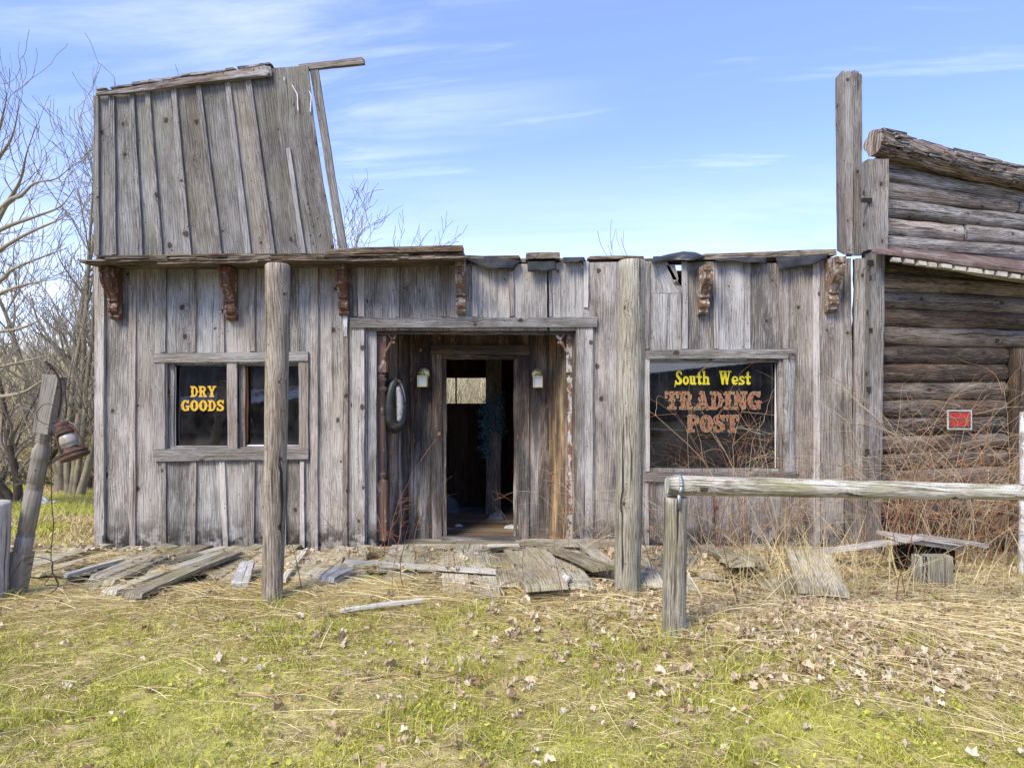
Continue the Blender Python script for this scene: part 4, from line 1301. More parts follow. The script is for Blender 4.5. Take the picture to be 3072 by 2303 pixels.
vb(m_, 7.15, 2556, 2570, 778, 2548, 2566, 1690, t=.04, seg=30, cols=2, wob=.014, ragA=.04)
m_.build('gap_filler_board', W_LOGL, cabin)
m_ = MB()
vb(m_, CYp(3035), 3015, 3056, 1046, 3012, 3056, 1660, t=.1, proud=.02, seg=20, cols=3, wob=.004)
m_.build('door_post', W_LOGL, cabin)
m_ = MB()
for a in (3058, 3090, 3122, 3154, 3186):
    vb(m_, CYp(3060) + .06, a, a + 31, 1030, a, a + 31, 1660, t=.02, seg=10, cols=2)
m_.build('cabin_door', W_SHED, cabin)
m_ = MB()
for k in range(9):
    t_ = k / 9
    A, B_ = CP(2700 + 58 * k, 535 + 11 * k, -.02), CP(2700 + 58 * (k + 1), 546 + 11 * k, -.02)
    board(m_, A, B_, B_ + Vector((.3, 1.5, -.75)), A + Vector((.3, 1.5, -.75)), (0, 0, 1), .03, seg=5, cols=2)
m_.build('cabin_roof', W_SHED, cabin)

sign = thing('warning_sign', 'small red sign with worn white border on the log wall', 'sign', CP(2848, 1257, .12))
def plate(mb, x0, x1, y0, y1, o_, t_=.003):
    board(mb, CP(x0, y1, o_), CP(x0, y0, o_), CP(x1, y0 + .5, o_), CP(x1, y1 + .5, o_), (MC, -1, 0), t_, seg=1, cols=1, wob=0)
m_ = MB(); plate(m_, 2812, 2886, 1228, 1286, .115); m_.build('border', plain('worn_white_border', (.6, .56, .5), .7, .3, 30), sign)
m_ = MB(); plate(m_, 2817, 2881, 1232, 1281, .119); m_.build('sign_field', plain('sign_black', (.05, .045, .045), .6), sign)
m_ = MB()
random.seed(5)
for (y0, y1) in ((1235, 1255), (1256.5, 1277)):
    x = 2820
    while x < 2876:
        w_ = random.choice((3, 4, 5, 6))
        plate(m_, x, x + w_, y0 + random.uniform(0, 2), y1 - random.uniform(0, 2), .1225, .0015)
        x += w_ + .9
m_.build('faded_letter_block', plain('faded_sign_red', (.52, .035, .03), .6, .4, 40), sign)

# ------------------------------------------------------------------ posts and rail
def upright(name, px_t, py_t, px_b, py_b, Y, rt, rb_, mat, label, n=30, rough=.05, sink=.15, bowx=0.0):
    A, B_ = P(px_b, py_b, Y), P(px_t, py_t, Y)
    m_ = MB()
    k = 40
    pts, rad = [A - Vector((0, 0, sink))], [rb_]
    for i in range(k + 1):
        t_ = i / k
        p = A.lerp(B_, t_) + Vector((.006 * noise.noise(Vector((t_ * 4, px_b, 0))) + bowx * math.sin(t_ * math.pi), 0, 0))
        pts.append(p); rad.append(rb_ * (1 - t_) + rt * t_)
    d = (B_ - A).normalized()
    pts.append(B_ + d * .012); rad.append(rt * .86)
    tube(m_, pts, rad, n, rough=rough, rscale=1.6)
    return m_, tag(m_.build(name, mat), label, 'post')


upright('porch_post', 833, 797, 815, 1815, 5.25, .092, .078, W_POST, 'round brown knotty post in front of the twin window', bowx=.01)
upright('porch_post', 1896, 786, 1882, 1778, 5.52, .112, .106, W_POST2, 'thick straight greenish post between the doorway and the dark shop window')
upright('boundary_post', -8, 1508, -22, 1808, 5.3, .095, .095, W_LOGU if False else W_BATT, 'short round grey post at the left edge beside the leaning turned post')
upright('veranda_post', 3071, 1240, 3068, 1716, 6.05, .03, .032, W_WHITEP, 'thin white flaking post in front of the cabin doorway', rough=.12)

hr = thing('hitching_rail', 'long round hitching rail strapped to a short thick post', 'hitching rail', G(2020, 1919, 0))
A = P(2028, 1490, 4.53); B_ = P(2021, 1919, 4.53)
m_ = MB()
pts = [B_ - Vector((0, 0, .12))] + [B_.lerp(A, i / 24) for i in range(25)]
tube(m_, pts, [.08] + [.077 - .002 * i / 24 for i in range(25)], 28, rough=.04, rscale=1.6)
hp = m_.build('post', W_POST2, hr)
m_ = MB()
A, B_ = P(2001, 1455, 4.5), P(3240, 1480, 4.78)
pts = [A.lerp(B_, i / 50) + Vector((0, 0, .006 * noise.noise(Vector((i * .2, 3, 1))))) for i in range(51)]
rad = [.066 - .014 * i / 50 for i in range(51)]
rad[0] = .055
tube(m_, pts, rad, 28, rough=.07, rscale=2.2)
m_.build('rail', W_RAIL, hr)
m_ = MB()
cxp = P(2038, 1455, 4.5)
arc = []
for i in range(11):
    a = math.pi * (.0 + i / 10)
    arc.append(Vector((cxp.x, cxp.y - math.cos(a) * .073, cxp.z + math.sin(a) * .073)))
path = [P(2038, 1528, 4.44), P(2038, 1485, 4.43)] + arc + [arc[-1] - Vector((0, 0, .12))]
for i in range(len(path) - 1):
    p, q = path[i], path[i + 1]
    s_ = Vector((.0105, 0, 0))
    b = len(m_.v)
    m_.v += [p - s_, p + s_, q + s_, q - s_]
    m_.quad((b, b + 1, b + 2, b + 3), ((0, 0),) * 4, (0, 0, 0), True)
so = m_.build('metal_strap', GALV, hr)
md = so.modifiers.new('thickness', 'SOLIDIFY'); md.thickness = .002
for i in range(5):
    m_ = MB(); lathe(m_, [(.003, 0), (.003, .002)], P(2038, 1447 + i * 16, 4.425 if i else 4.432), (0, -1, 0), 8); m_.build('strap_hole', SOIL_SHADE, so)
m_ = MB()
A = P(3200, 1520, 4.75)
tube(m_, [A + Vector((0, 0, -1.1)), A + Vector((0, 0, .02))], .075, 20, rough=.05)
m_.build('post', W_POST2, hr)

# leaning turned post with its iron and lantern
tp_b, tp_t = P(42, 1790, 5.45), P(167, 1127, 5.45)
ax = (tp_t - tp_b).normalized()
Lp = (tp_t - tp_b).length
Mx = Matrix((ax.cross(Vector((0, 1, 0))).normalized() * 1, Vector((0, 1, 0)), ax)).transposed()
along = lambda py: (1790 - py) / (1790 - 1127) * Lp
m_ = MB()


def sq(y0, y1, w_):
    a, c = along(y0), along(y1)
    box(m_, tp_b + ax * (a + c) / 2, w_, w_, abs(c - a), M=Mx)


sq(1298, 1127, .122); sq(1790, 1654, .122)
sq(1850, 1788, .12)
lathe(m_, [(r_ * .061, along(py)) for r_, py in ((.93, 1658), (1.05, 1650), (1.04, 1606), (.84, 1604), (1.04, 1601), (.84, 1597), (1.04, 1594), (.84, 1591), (1.03, 1587), (1.03, 1468), (.84, 1465), (1.02, 1461), (.84, 1457), (1.02, 1453), (.84, 1449), (1.02, 1446), (1.0, 1400), (.98, 1378), (1.06, 1374), (1.04, 1368), (1.05, 1350), (.86, 1342), (.80, 1337), (.7, 1330), (.7, 1326), (.95, 1320), (.74, 1316), (.98, 1312), (.78, 1308), (1.02, 1303), (.85, 1296))], tp_b, ax, 26)
tag(m_.build('turned_post', W_TURN), 'grey turned post leaning over with iron hook and lantern hung on it', 'post')
hk = MB()
tube(hk, samp([P(a, b_, 5.33) for a, b_ in ((136, 1085), (150, 1098), (168, 1118), (180, 1150), (182, 1195), (176, 1235), (173, 1252))], 5), .0095, 8)
tube(hk, samp([P(a, b_, 5.31) for a, b_ in ((138, 1084), (165, 1102), (183, 1122), (192, 1142), (196, 1170), (198, 1210), (198, 1252))], 5), .0042, 6)
ring = [P(201, 1148, 5.31) + Vector((math.cos(a / 14 * 6.283) * .024, 0, math.sin(a / 14 * 6.283) * .03)) for a in range(15)]
tube(hk, ring, .004, 6)
tube(hk, [P(196, 1166, 5.31), P(206, 1166, 5.31)], .004, 6)
tube(hk, samp([P(160, 1098, 5.31), P(150, 1104, 5.31), P(152, 1110, 5.31)], 3), .005, 6)
tag(hk.build('iron_harness_hook', RUSTD), 'curved dark iron harness hook with a ring on top of the leaning post', 'hook')

LC = P(226, 1370, 5.3)
la = (P(183, 1262, 5.3) - LC).normalized()
lp = la.cross(Vector((0, 1, 0))).normalized()
lant = thing('oil_lantern', 'rusty brown oil lantern hanging tilted from the leaning post', 'lantern', LC)
m_ = MB()
lathe(m_, [(.09, -.012), (.104, -.008), (.106, .012), (.098, .016), (.097, .03), (.103, .034), (.100, .042), (.06, .058), (.05, .072), (.045, .082)], LC, la, 28)
m_.build('fuel_tank', RUST, lant)
m_ = MB()
lathe(m_, [(.046, .083), (.062, .10), (.067, .125), (.064, .155), (.055, .178), (.046, .19)], LC, la, 28)
m_.build('globe', plain('clouded_globe', (.24, .18, .11), .35, .4, 14, spec=.4, col2=(.36, .32, .27)), lant)
m_ = MB()
lathe(m_, [(.05, .187), (.062, .192), (.066, .203), (.055, .212), (.058, .222), (.057, .238), (.048, .245), (.05, .262), (.052, .278), (.04, .288), (.022, .292)], LC, la, 26)
m_.build('cap', RUST, lant)
for s_ in (-1, 1):
    m_ = MB()
    sg = lp * s_
    tube(m_, samp([LC + la * .03 + sg * .088, LC + la * .08 + sg * .094, LC + la * .15 + sg * .088, LC + la * .21 + sg * .07, LC + la * .25 + sg * .045], 4), .0085, 8)
    m_.build('side_tube', RUST, lant)
m_ = MB()
tube(m_, [LC + la * .12 + (lp * math.cos(a) + Vector((0, -1, 0)) * abs(math.sin(a))) * .07 for a in np.linspace(0, math.pi, 12)], .0016, 5)
tube(m_, samp([LC + la * .2 + lp * -.06, LC + la * .23 + lp * -.09, LC + la * .27 + lp * -.05, LC + la * .285], 4), .0022, 5)
m_.build('wire_guard', GALV, lant)
wr = MB()
tube(wr, samp([P(a, b_, 5.3) for a, b_ in ((172, 1222), (150, 1212), (128, 1215), (112, 1235), (112, 1255), (128, 1268), (148, 1275))], 5), .0028, 5)
tube(wr, samp([P(a, b_, 5.28) for a, b_ in ((155, 1290), (154, 1400), (154, 1480), (158, 1540), (161, 1570), (155, 1630), (153, 1675), (158, 1690), (157, 1715), (148, 1732), (134, 1752), (150, 1754), (172, 1752), (160, 1722), (155, 1700), (158, 1685), (140, 1676), (100, 1669), (68, 1678), (48, 1705), (25, 1740))], 5), .0035, 5)
tube(wr, samp([P(a, b_, 5.26) for a, b_ in ((157, 1716), (172, 1740), (176, 1752), (166, 1768), (150, 1780))], 4), .004, 5)
tag(wr.build('hanging_wire', RUSTD), 'thin rusty wire dangling from the leaning post into a loose loop on the ground', 'wire')

# ------------------------------------------------------------------ things hung on the store
def make_lamp(cx_, cy_, label):
    t_ = thing('wall_lamp', label, 'lamp', P(cx_, cy_, 7.575), 'matching brass wall lamps beside the door')
    c = P(cx_, cy_, 7.575)
    m_ = MB()
    lathe(m_, [(.058, -.004), (.066, 0), (.063, .008), (.03, .016), (.012, .02)], c, (0, -1, 0), 24)
    m_.build('wall_plate', BRASS, t_)
    m_ = MB()
    tube(m_, samp([c + Vector((0, -.015, 0)), c + Vector((0, -.06, .03)), c + Vector((0, -.105, .035)), c + Vector((0, -.115, .0))], 4), .006, 8)
    lathe(m_, [(.012, .012), (.022, .008), (.024, -.018), (.034, -.024), (.034, -.028)], c + Vector((0, -.115, 0)), (0, 0, 1), 16)
    m_.build('arm', BRASS, t_)
    m_ = MB()
    b0 = c + Vector((0, -.115, -.082))
    for sx in (-1, 1):
        for sy in (-1, 1):
            box(m_, b0 + Vector((sx * .046, sy * .046, 0)), .012, .012, .11)
    for z_ in (-.055, .055):
        for k in (-1, 1):
            box(m_, b0 + Vector((0, k * .0463, z_)), .104, .01, .014)
            box(m_, b0 + Vector((k * .0463, 0, z_)), .01, .084, .014)
    m_.build('lamp_frame', BRASS, t_)
    m_ = MB(); box(m_, b0, .082, .082, .104); m_.build('lamp_glass', FROST, t_)
    return t_


l1 = make_lamp(1272, 1121, 'brass wall lamp with frosted glass on the left of the door')
l2 = l1.copy()
S.collection.objects.link(l2)
l2['label'] = 'brass wall lamp with frosted glass on the right of the door'
l2.location = P(1612, 1123, 7.575)
for ch in list(l1.children):
    c_ = ch.copy(); S.collection.objects.link(c_); c_.parent = l2; c_.matrix_parent_inverse = ch.matrix_parent_inverse.copy()

hc = thing('horse_collar', 'black leather horse collar with worn white pad hanging left of the door', 'horse collar', P(1187, 1210, 7.2))
C = P(1187, 1212, 7.2)
ux = Vector((.74, .62, 0)).normalized()


def oval(a, w_, h_, off=0.0):
    x = math.sin(a) * w_ * .78 * (1 + .22 * -math.cos(a))
    z_ = math.cos(a) * h_
    return C + ux * x + Vector((0, 0, z_)) + Vector((.5, -.8, 0)) * off


A_ = np.linspace(.0, 2 * math.pi, 41)
m_ = MB(); tube(m_, [oval(a, .105, .235) for a in A_], [.042 + .02 * (1 - math.cos(a)) / 2 for a in A_], 14, rough=.06); m_.build('padding', LEATHER, hc)
m_ = MB(); tube(m_, [oval(a, .135, .262, -.01) for a in A_], .014, 10, rough=.1); m_.build('rim', LEATHB, hc)
m_ = MB(); tube(m_, [oval(a, .045, .19, .04) for a in np.linspace(.25, 2.8, 20)], [.018 + .02 * math.sin(i / 19 * math.pi) for i in range(20)], 10, rough=.1); m_.build('pad', PAD, hc)
m_ = MB(); tube(m_, [oval(a, .125, .25, .035) for a in np.linspace(.15, 2.4, 20)], .015, 8, rough=.15); m_.build('outer_pad', PAD, hc)
m_ = MB(); tube(m_, samp([C + Vector((-.03, .02, .24)), C + Vector((-.01, -.02, .275)), C + Vector((.02, -.03, .25)), C + Vector((.05, -.02, .22))], 4), .011, 8); m_.build('strap', LEATHB, hc)
m_ = MB(); tube(m_, [oval(a, .14, .27, .0) + Vector((0, 0, -.02)) for a in np.linspace(2.5, 4.4, 14)], .02, 10, rough=.15); m_.build('lower_roll', LEATHB, hc)

m_ = MB()
hc_ = P(2376, 1073, 6.93)
tube(m_, [hc_ + Vector((math.cos(a) * .034, 0, math.sin(a) * .048)) for a in np.linspace(-.9, math.pi + .9, 18)], .0062, 8, flat=.7)
tag(m_.build('horseshoe', RUST), 'rusty horseshoe nailed at the upper right corner of the dark shop window', 'horseshoe')

# tinsel garland on the inner post, rubbish on the floor inside
n = 2600
t_ = rng.random(n)
px = np.where(t_ < .55, 1480 + 26 * np.sin(t_ * 40), 1453 + 9 * np.sin(t_ * 60)) + rng.normal(size=n) * 7
py = np.where(t_ < .55, 1190 + t_ / .55 * 110 + rng.normal(size=n) * 12, 1215 + (t_ - .55) / .45 * 160)
Yt = 8.82
bs = np.stack([(px - CX) / FPX * Yt, np.full(n, Yt) + rng.normal(size=n) * .02, CAMZ - (py - CY) / FPX * Yt], 1)
d = rng.normal(size=(n, 3)); d /= np.linalg.norm(d, axis=1, keepdims=True)
V, F = ribbons(bs, d, rng.uniform(.02, .05, n), np.full(n, .006), rng.normal(size=(n, 3)) * .005, 1)
np_mesh('tinsel_garland', V, F, rng.random((len(F), 3)), TINSEL, label='dark blue tinsel garland draped on the post inside the doorway', cat='garland')


def crumple(name, c, sx, sy, sz, mat, label, cat, seed=0):
    m_ = MB()
    n_ = 10
    for i in range(n_ + 1):
        for j in range(n_ + 1):
            u, v = i / n_ - .5, j / n_ - .5
            e = max(0, 1 - (2 * u) ** 2) * max(0, 1 - (2 * v) ** 2)
            h = sz * e ** .5 * (.7 + .9 * noise.noise(Vector((u * 5, v * 5, seed))))
            w_ = 1 + .3 * noise.noise(Vector((u * 3, v * 3, seed + 7)))
            m_.v.append(Vector(c) + Vector((u * sx * w_, v * sy * w_, max(h, 0) + .004)))
    for i in range(n_):
        for j in range(n_):
            a = i * (n_ + 1) + j
            m_.quad((a, a + n_ + 1, a + n_ + 2, a + 1), ((0, 0),) * 4, (0, 0, 0))
    o = m_.build(name, mat)
    md = o.modifiers.new('thickness', 'SOLIDIFY'); md.thickness = .003
    return tag(o, label, cat)


crumple('trash_bag', (-.62, 9.35, -.02), .8, .3, .12, DKFELT, 'crumpled black plastic bag on the floor deep inside the store', 'bag', 1)
crumple('trash_bag', (-.95, 9.2, -.02), .45, .3, .2, plain('grey_bag', (.13, .14, .15), .5), 'grey crumpled sack on the floor left inside the doorway', 'bag', 2)
crumple('paper_scrap', (-.645, 8.25, -.02), .1, .06, .03, PAPER, 'small white paper scrap on the floor just inside the door', 'scrap', 3)
crumple('cloth_rag', (-.2, 8.7, -.02), .22, .14, .1, plain('grey_cloth', (.16, .16, .2), .9), 'grey rag at the foot of the post inside the store', 'rag', 4)
crumple('paper_scrap', (.02, 8.15, -.02), .22, .1, .04, PAPER, 'torn pale paper on the floor at the right side of the doorway', 'scrap', 5)
crumple('plastic_scrap', G(2325, 1702, .04), .12, .1, .09, WHITEPL, 'torn white plastic scrap stuck on the straw where the long thin plank ends', 'scrap', 6)
crumple('plastic_scrap', G(1415, 1780, .0), .14, .1, .06, WHITEPL, 'crumpled pale scrap in front of the deck below the doorway', 'scrap', 7)
m_ = MB()
for pts in (((112, 1482), (128, 1492), (140, 1503), (137, 1512), (128, 1517)), ((112, 1511), (130, 1516), (143, 1520), (152, 1510), (168, 1503)), ((118, 1500), (130, 1508), (136, 1514))):
    tube(m_, samp([P(a, b_, 12.0) for a, b_ in pts], 4), .03, 6)
tag(m_.build('broken_chair_frame', WHITEPL), 'broken white tube frame lying on the grass near the trees', 'frame')
m_ = MB()
tube(m_, [gp(-10.4, 16.8, -.1), gp(-10.42, 16.8, .32)], .07, 8, rough=.1)
tag(m_.build('fence_post', BARKDK), 'short dark fence post on the grass before the far road', 'post')

# ------------------------------------------------------------------ rotten porch deck and loose boards
deck = thing('porch_deck', 'collapsed rotten plank deck along the front of the store', 'deck', (-.5, 6.2, 0))
random.seed(77)
DBF = []
xx = -4.7
while xx < 3.3:
    w_ = random.uniform(.13, .2)
    if random.random() < .86:
        DBF.append((xx, w_))
    xx += w_ + random.uniform(.0, .03)
for (xx, w_) in DBF:
    m_ = MB()
    ya, yb = 6.93, random.uniform(5.45, 6.1) if xx < 1.2 else random.uniform(5.8, 6.3)
    dx = (-.25 if xx < -2.5 else .12 if xx > 0 else 0) + random.gauss(0, .04)
    lay(m_, (xx, ya, random.uniform(.02, .05)), (xx + dx, yb, random.uniform(.0, .06)), w_, w_ * random.uniform(.9, 1.1), .03, up=(random.uniform(-.08, .08), 0, 1), seg=14, cols=3, wob=.007, ragA=.03, ragB=.1, bow=.012)
    m_.build('deck_board', W_DECK, deck)
DB = [(352, 1663, 100, 1728, .17, .05, .03), (470, 1672, 285, 1742, .15, .06, .04), (515, 1669, 322, 1755, .11, .08, .06), (600, 1668, 262, 1768, .17, .06, .02), (655, 1666, 322, 1786, .17, .07, .04), (700, 1666, 395, 1795, .17, .10, .09),
      (765, 1664, 640, 1740, .13, .04, .03), (1068, 1662, 1062, 1780, .2, .05, -.01), (1212, 1662, 1205, 1780, .21, .05, -.01), (1275, 1662, 1290, 1765, .2, .05, .0), (1352, 1662, 1372, 1785, .22, .05, .04),
      (1430, 1660, 1462, 1800, .2, .06, .03), (1490, 1660, 1535, 1760, .2, .05, .07), (1560, 1655, 1642, 1772, .33, .08, .12), (1655, 1655, 1750, 1765, .2, .06, .08), (1895, 1660, 1960, 1765, .2, .06, .05), (1965, 1660, 2055, 1775, .22, .05, .04),
      (2060, 1660, 2140, 1740, .2, .06, .05), (2150, 1655, 2225, 1700, .2, .12, .17), (2190, 1668, 2250, 1702, .26, .13, .16), (2240, 1660, 2330, 1780, .2, .04, .0), (2420, 1660, 2472, 1785, .36, .2, .07), (2330, 1664, 2395, 1780, .17, .05, .04),
      (2520, 1668, 2600, 1770, .22, .03, .0), (862, 1660, 870, 1700, .3, .02, .02)]
for (a, b_, c, d_, w_, z0_, z1_) in DB:
    m_ = MB()
    lay(m_, G(a, b_, z0_), G(c, d_, z1_), w_, w_ * 1.02, .035, up=(random.uniform(-.12, .12), 0, 1), seg=16, cols=4, wob=.008, ragA=.04, ragB=.06, bow=.012)
    m_.build('deck_board', W_DECK, deck)
m_ = MB()
for (x0_, x1_, y_) in ((-4.3, -2.2, 6.75), (-1.5, 3.5, 6.85), (-.6, 1.6, 5.75), (-4.4, -2.6, 5.95), (1.8, 3.3, 6.1)):
    k = int((x1_ - x0_) / .3)
    board(m_, (x0_, y_, .03), (x0_, y_ + .05, .03), (x1_, y_ + .05, .03), (x1_, y_, .03), (0, 0, 1), .03, seg=k, cols=1, wob=.012)
m_.build('joist', W_DECK, deck)
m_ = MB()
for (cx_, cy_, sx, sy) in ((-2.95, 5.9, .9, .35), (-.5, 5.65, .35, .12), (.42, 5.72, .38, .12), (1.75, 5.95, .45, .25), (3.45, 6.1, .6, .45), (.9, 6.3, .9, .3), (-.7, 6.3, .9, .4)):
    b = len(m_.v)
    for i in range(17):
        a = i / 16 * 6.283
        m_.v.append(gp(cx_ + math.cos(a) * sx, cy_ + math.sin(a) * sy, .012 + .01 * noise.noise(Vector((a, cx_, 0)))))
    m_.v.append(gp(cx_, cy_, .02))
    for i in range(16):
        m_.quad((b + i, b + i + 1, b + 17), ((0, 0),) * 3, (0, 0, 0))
m_.build('earth_shade_patch', SOIL_SHADE, kind='structure')  # bare soil patches, the hollows' shade put into the dark colour


def loose(label, a, b_, c, d_, w0, w1, z0_, z1_, t_=.025, mat=W_DECK, name='loose_board', up=(0, 0, 1), wob=.004, rag=.02, grp='loose boards on the collapsed deck'):
    m_ = MB()
    lay(m_, G(a, b_, z0_), G(c, d_, z1_), w0, w1, t_, up=up, seg=16, cols=3, wob=wob, ragA=rag, ragB=rag, bow=.006)
    return tag(m_.build(name, mat), label, 'board', grp)


loose('long whitish batten lying along the deck left of the doorway', 1031, 1690, 1492, 1720, .055, .06, .11, .10, .03, W_PALE)
loose('pale rotten batten half buried in straw in front of the deck', 1020, 1836, 1275, 1804, .045, .05, .03, .05, .02, W_PALE, wob=.01)
loose('narrow light strip nailed on edge over the wide grey panel by the round post', 848, 1746, 912, 1660, .045, .045, .09, .07, .03, W_PALE)
loose('wide smooth grey panel lying right of the round brown post', 925, 1752, 972, 1662, .42, .42, .045, .04, .02, W_BATT, rag=.01)
loose('short thick grey board with an angled cut end beside the grey panel', 978, 1746, 1040, 1712, .14, .2, .08, .1, .04, W_BATT)
loose('chunky grey board lump leaning behind the round brown post', 716, 1765, 748, 1692, .14, .1, .05, .12, .04, W_BATT, wob=.012)
loose('thin board with a green mossy edge at the left end of the deck', 372, 1683, 195, 1732, .05, .06, .09, .07, .03, W_PALE)
loose('narrow knotty strip crossing the wide deck board below the doorway', 1523, 1655, 1598, 1756, .07, .09, .12, .14, .025, W_DECK)
loose('narrow dark strip crossing the deck right of the knotty strip', 1627, 1652, 1700, 1735, .06, .07, .12, .13, .025, W_DECK)
loose('wide split board slanting from the doorway sill to the greenish post', 1662, 1652, 1815, 1712, .16, .2, .14, .16, .03, W_DECK, wob=.012)
loose('grey board end leaning down behind the greenish post', 1745, 1632, 1825, 1695, .12, .12, .18, .12, .03, W_DECK)
loose('short pale board stub tilted over the broken deck edge', 1664, 1792, 1708, 1728, .075, .085, .01, .16, .025, W_PALE)
loose('long dark beam lying below the door sill', 1398, 1668, 1560, 1640, .05, .06, .06, .12, .04, W_DECK)
loose('thick dark beam running from the door sill behind the greenish post', 1545, 1640, 1852, 1634, .09, .09, .11, .11, .055, W_DECK, wob=.01)
loose('thin white tipped board lying on the beam by the door sill', 1462, 1638, 1560, 1638, .05, .04, .16, .16, .015, W_PALE)
loose('short curved board behind the hitching post', 2062, 1705, 2090, 1665, .07, .07, .1, .12, .02, W_DECK)
loose('small flat board piece lying on the leaves right of the hitching post', 2175, 1690, 2200, 1672, .1, .1, .18, .2, .02, W_DECK)

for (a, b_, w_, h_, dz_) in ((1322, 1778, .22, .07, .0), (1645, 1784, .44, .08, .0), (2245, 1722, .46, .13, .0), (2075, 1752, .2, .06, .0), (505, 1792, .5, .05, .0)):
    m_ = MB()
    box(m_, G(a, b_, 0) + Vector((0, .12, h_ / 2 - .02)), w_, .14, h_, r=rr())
    m_.build('deck_hollow_shade', SOIL_SHADE, deck)  # dark boxes, painted stand-in for the shade under raised boards
bn = thing('plank_bench', 'low bench of warped grey planks on a stump in front of the cabin', 'bench', G(2785, 1785, 0))
m_ = MB()
A = P(2368, 1688, 6.3); Bm = P(2772, 1614, 5.75); Cc = P(2956, 1640, 5.75)
lay(m_, A + Vector((0, 0, .05)), Bm, .13, .18, .024, seg=20, cols=2, wob=.006, ragA=.05)
m_.build('long_plank', W_BATT, bn)
m_ = MB()
lay(m_, Bm + Vector((-.04, 0, .008)), Cc, .09, .09, .024, seg=12, cols=2, wob=.005, ragB=.02)
lay(m_, Bm + Vector((-.22, .16, -.03)), Cc + Vector((-.12, .18, -.05)), .34, .3, .03, seg=12, cols=3, wob=.008, ragB=.05)
m_.build('short_plank', W_BATT, bn)
m_ = MB()
A = P(2785, 1660, 5.72)
for k in range(3):
    board(m_, A + Vector((-.14 + k * .095, 0, 0)), A + Vector((-.05 + k * .095, 0, 0)), A + Vector((-.045 + k * .095, -.02, -.42)), A + Vector((-.15 + k * .095, -.02, -.42)), (0, -1, 0), .1, seg=8, cols=2, wob=.006)
m_.build('stump', W_POST2, bn)
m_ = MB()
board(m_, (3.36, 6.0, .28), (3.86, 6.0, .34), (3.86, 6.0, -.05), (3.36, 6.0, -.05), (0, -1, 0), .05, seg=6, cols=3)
m_.build('bench_hollow_shade', SOIL_SHADE, bn)  # dark panel, shade of the hollow under the bench painted as colour

# ------------------------------------------------------------------ shed across the yard, behind the viewer: it shows in the shop windows
def across():
    t_ = thing('yard_shed', 'dark board shed with corrugated lean-to roof mirrored in the shop windows', 'building', (0, -13, 0))
    m_ = MB()
    for k in range(104):
        x = -20 + k * .36
        ztop = (2.03 + .10 * (x - 5.9)) if x > 1.5 else 6.5
        board(m_, (x, -15, ztop), (x + .35, -15, ztop + .015), (x + .35, -15, -.1), (x, -15, -.1), (0, 1, 0), .03, seg=3, cols=1)
    m_.build('shed_wall', W_SHED, t_)
    m_ = MB()
    n_ = 260
    for i in range(n_ + 1):
        x = -20 + i * .08
        zz_ = .05 * math.sin(i * 1.57)
        m_.v.append((x, -13.2, 1.03 + .112 * (x + 13.4) + zz_ * .6)); m_.v.append((x, -14.9, 1.62 + .09 * (x + 14.3) + zz_ * .6))
    for i in range(n_):
        m_.quad((2 * i, 2 * i + 2, 2 * i + 3, 2 * i + 1), ((0, 0),) * 4, (0, 0, 0))
    m_.build('lean_to_roof', plain('corrugated_sheet', (.75, .75, .75), .6, .3, 1.5, col2=(.28, .1, .05), thr=(.58, .64)), t_)


across()
m_ = MB()
for i in range(24):
    x0_, x1_ = -36 + i * 3, -33 + i * 3
    b = len(m_.v)
    for (x, y) in ((x0_, -15), (x1_, -15), (x1_, 1.2 + .4 * math.sin(i + 1)), (x0_, 1.2 + .4 * math.sin(i))):
        m_.v.append((x, y, .045))
    m_.quad((b, b + 1, b + 2, b + 3), ((0, 0),) * 4, (0, 0, 0))
m_.build('reflection_dark_sheet', plain('dark_sheet_brown', (.06, .05, .035), .9, .4, 2), kind='structure')  # unseen dark sheet added behind the camera to darken the window reflections

# ------------------------------------------------------------------ ground cover
def fld(x, y, s, k=0.0):
    return (np.sin(x * s + 1.3 + k) * np.sin(y * s * 1.13 + 2.1 * k) + .6 * np.sin(x * s * 2.3 + y * s * 1.7 + k * 3) + .5 * np.sin(y * s * 3.1 - x * s * 2.9 + k) + .35 * np.sin(x * s * 6.1 + y * s * 5.3)) / 2.0


def area(n, y0, y1, lim=None):
    y = np.sqrt(rng.uniform(y0 ** 2, y1 ** 2, n))
    x = rng.uniform(-1, 1, n) * (y * .79 + .25)
    if lim is not None:
        k = lim(x, y)
        x, y = x[k], y[k]
    return x, y


def unit(v):
    return v / (np.linalg.norm(v, axis=1, keepdims=True) + 1e-9)


def free(x, y):
    return ~((y > 6.93) & (x > -4.3))


def heading(n, el0, el1, az=None):
    a = rng.uniform(0, 2 * np.pi, n) if az is None else az
    e = np.radians(rng.uniform(el0, el1, n))
    return np.stack([np.cos(a) * np.cos(e), np.sin(a) * np.cos(e), np.sin(e)], 1)


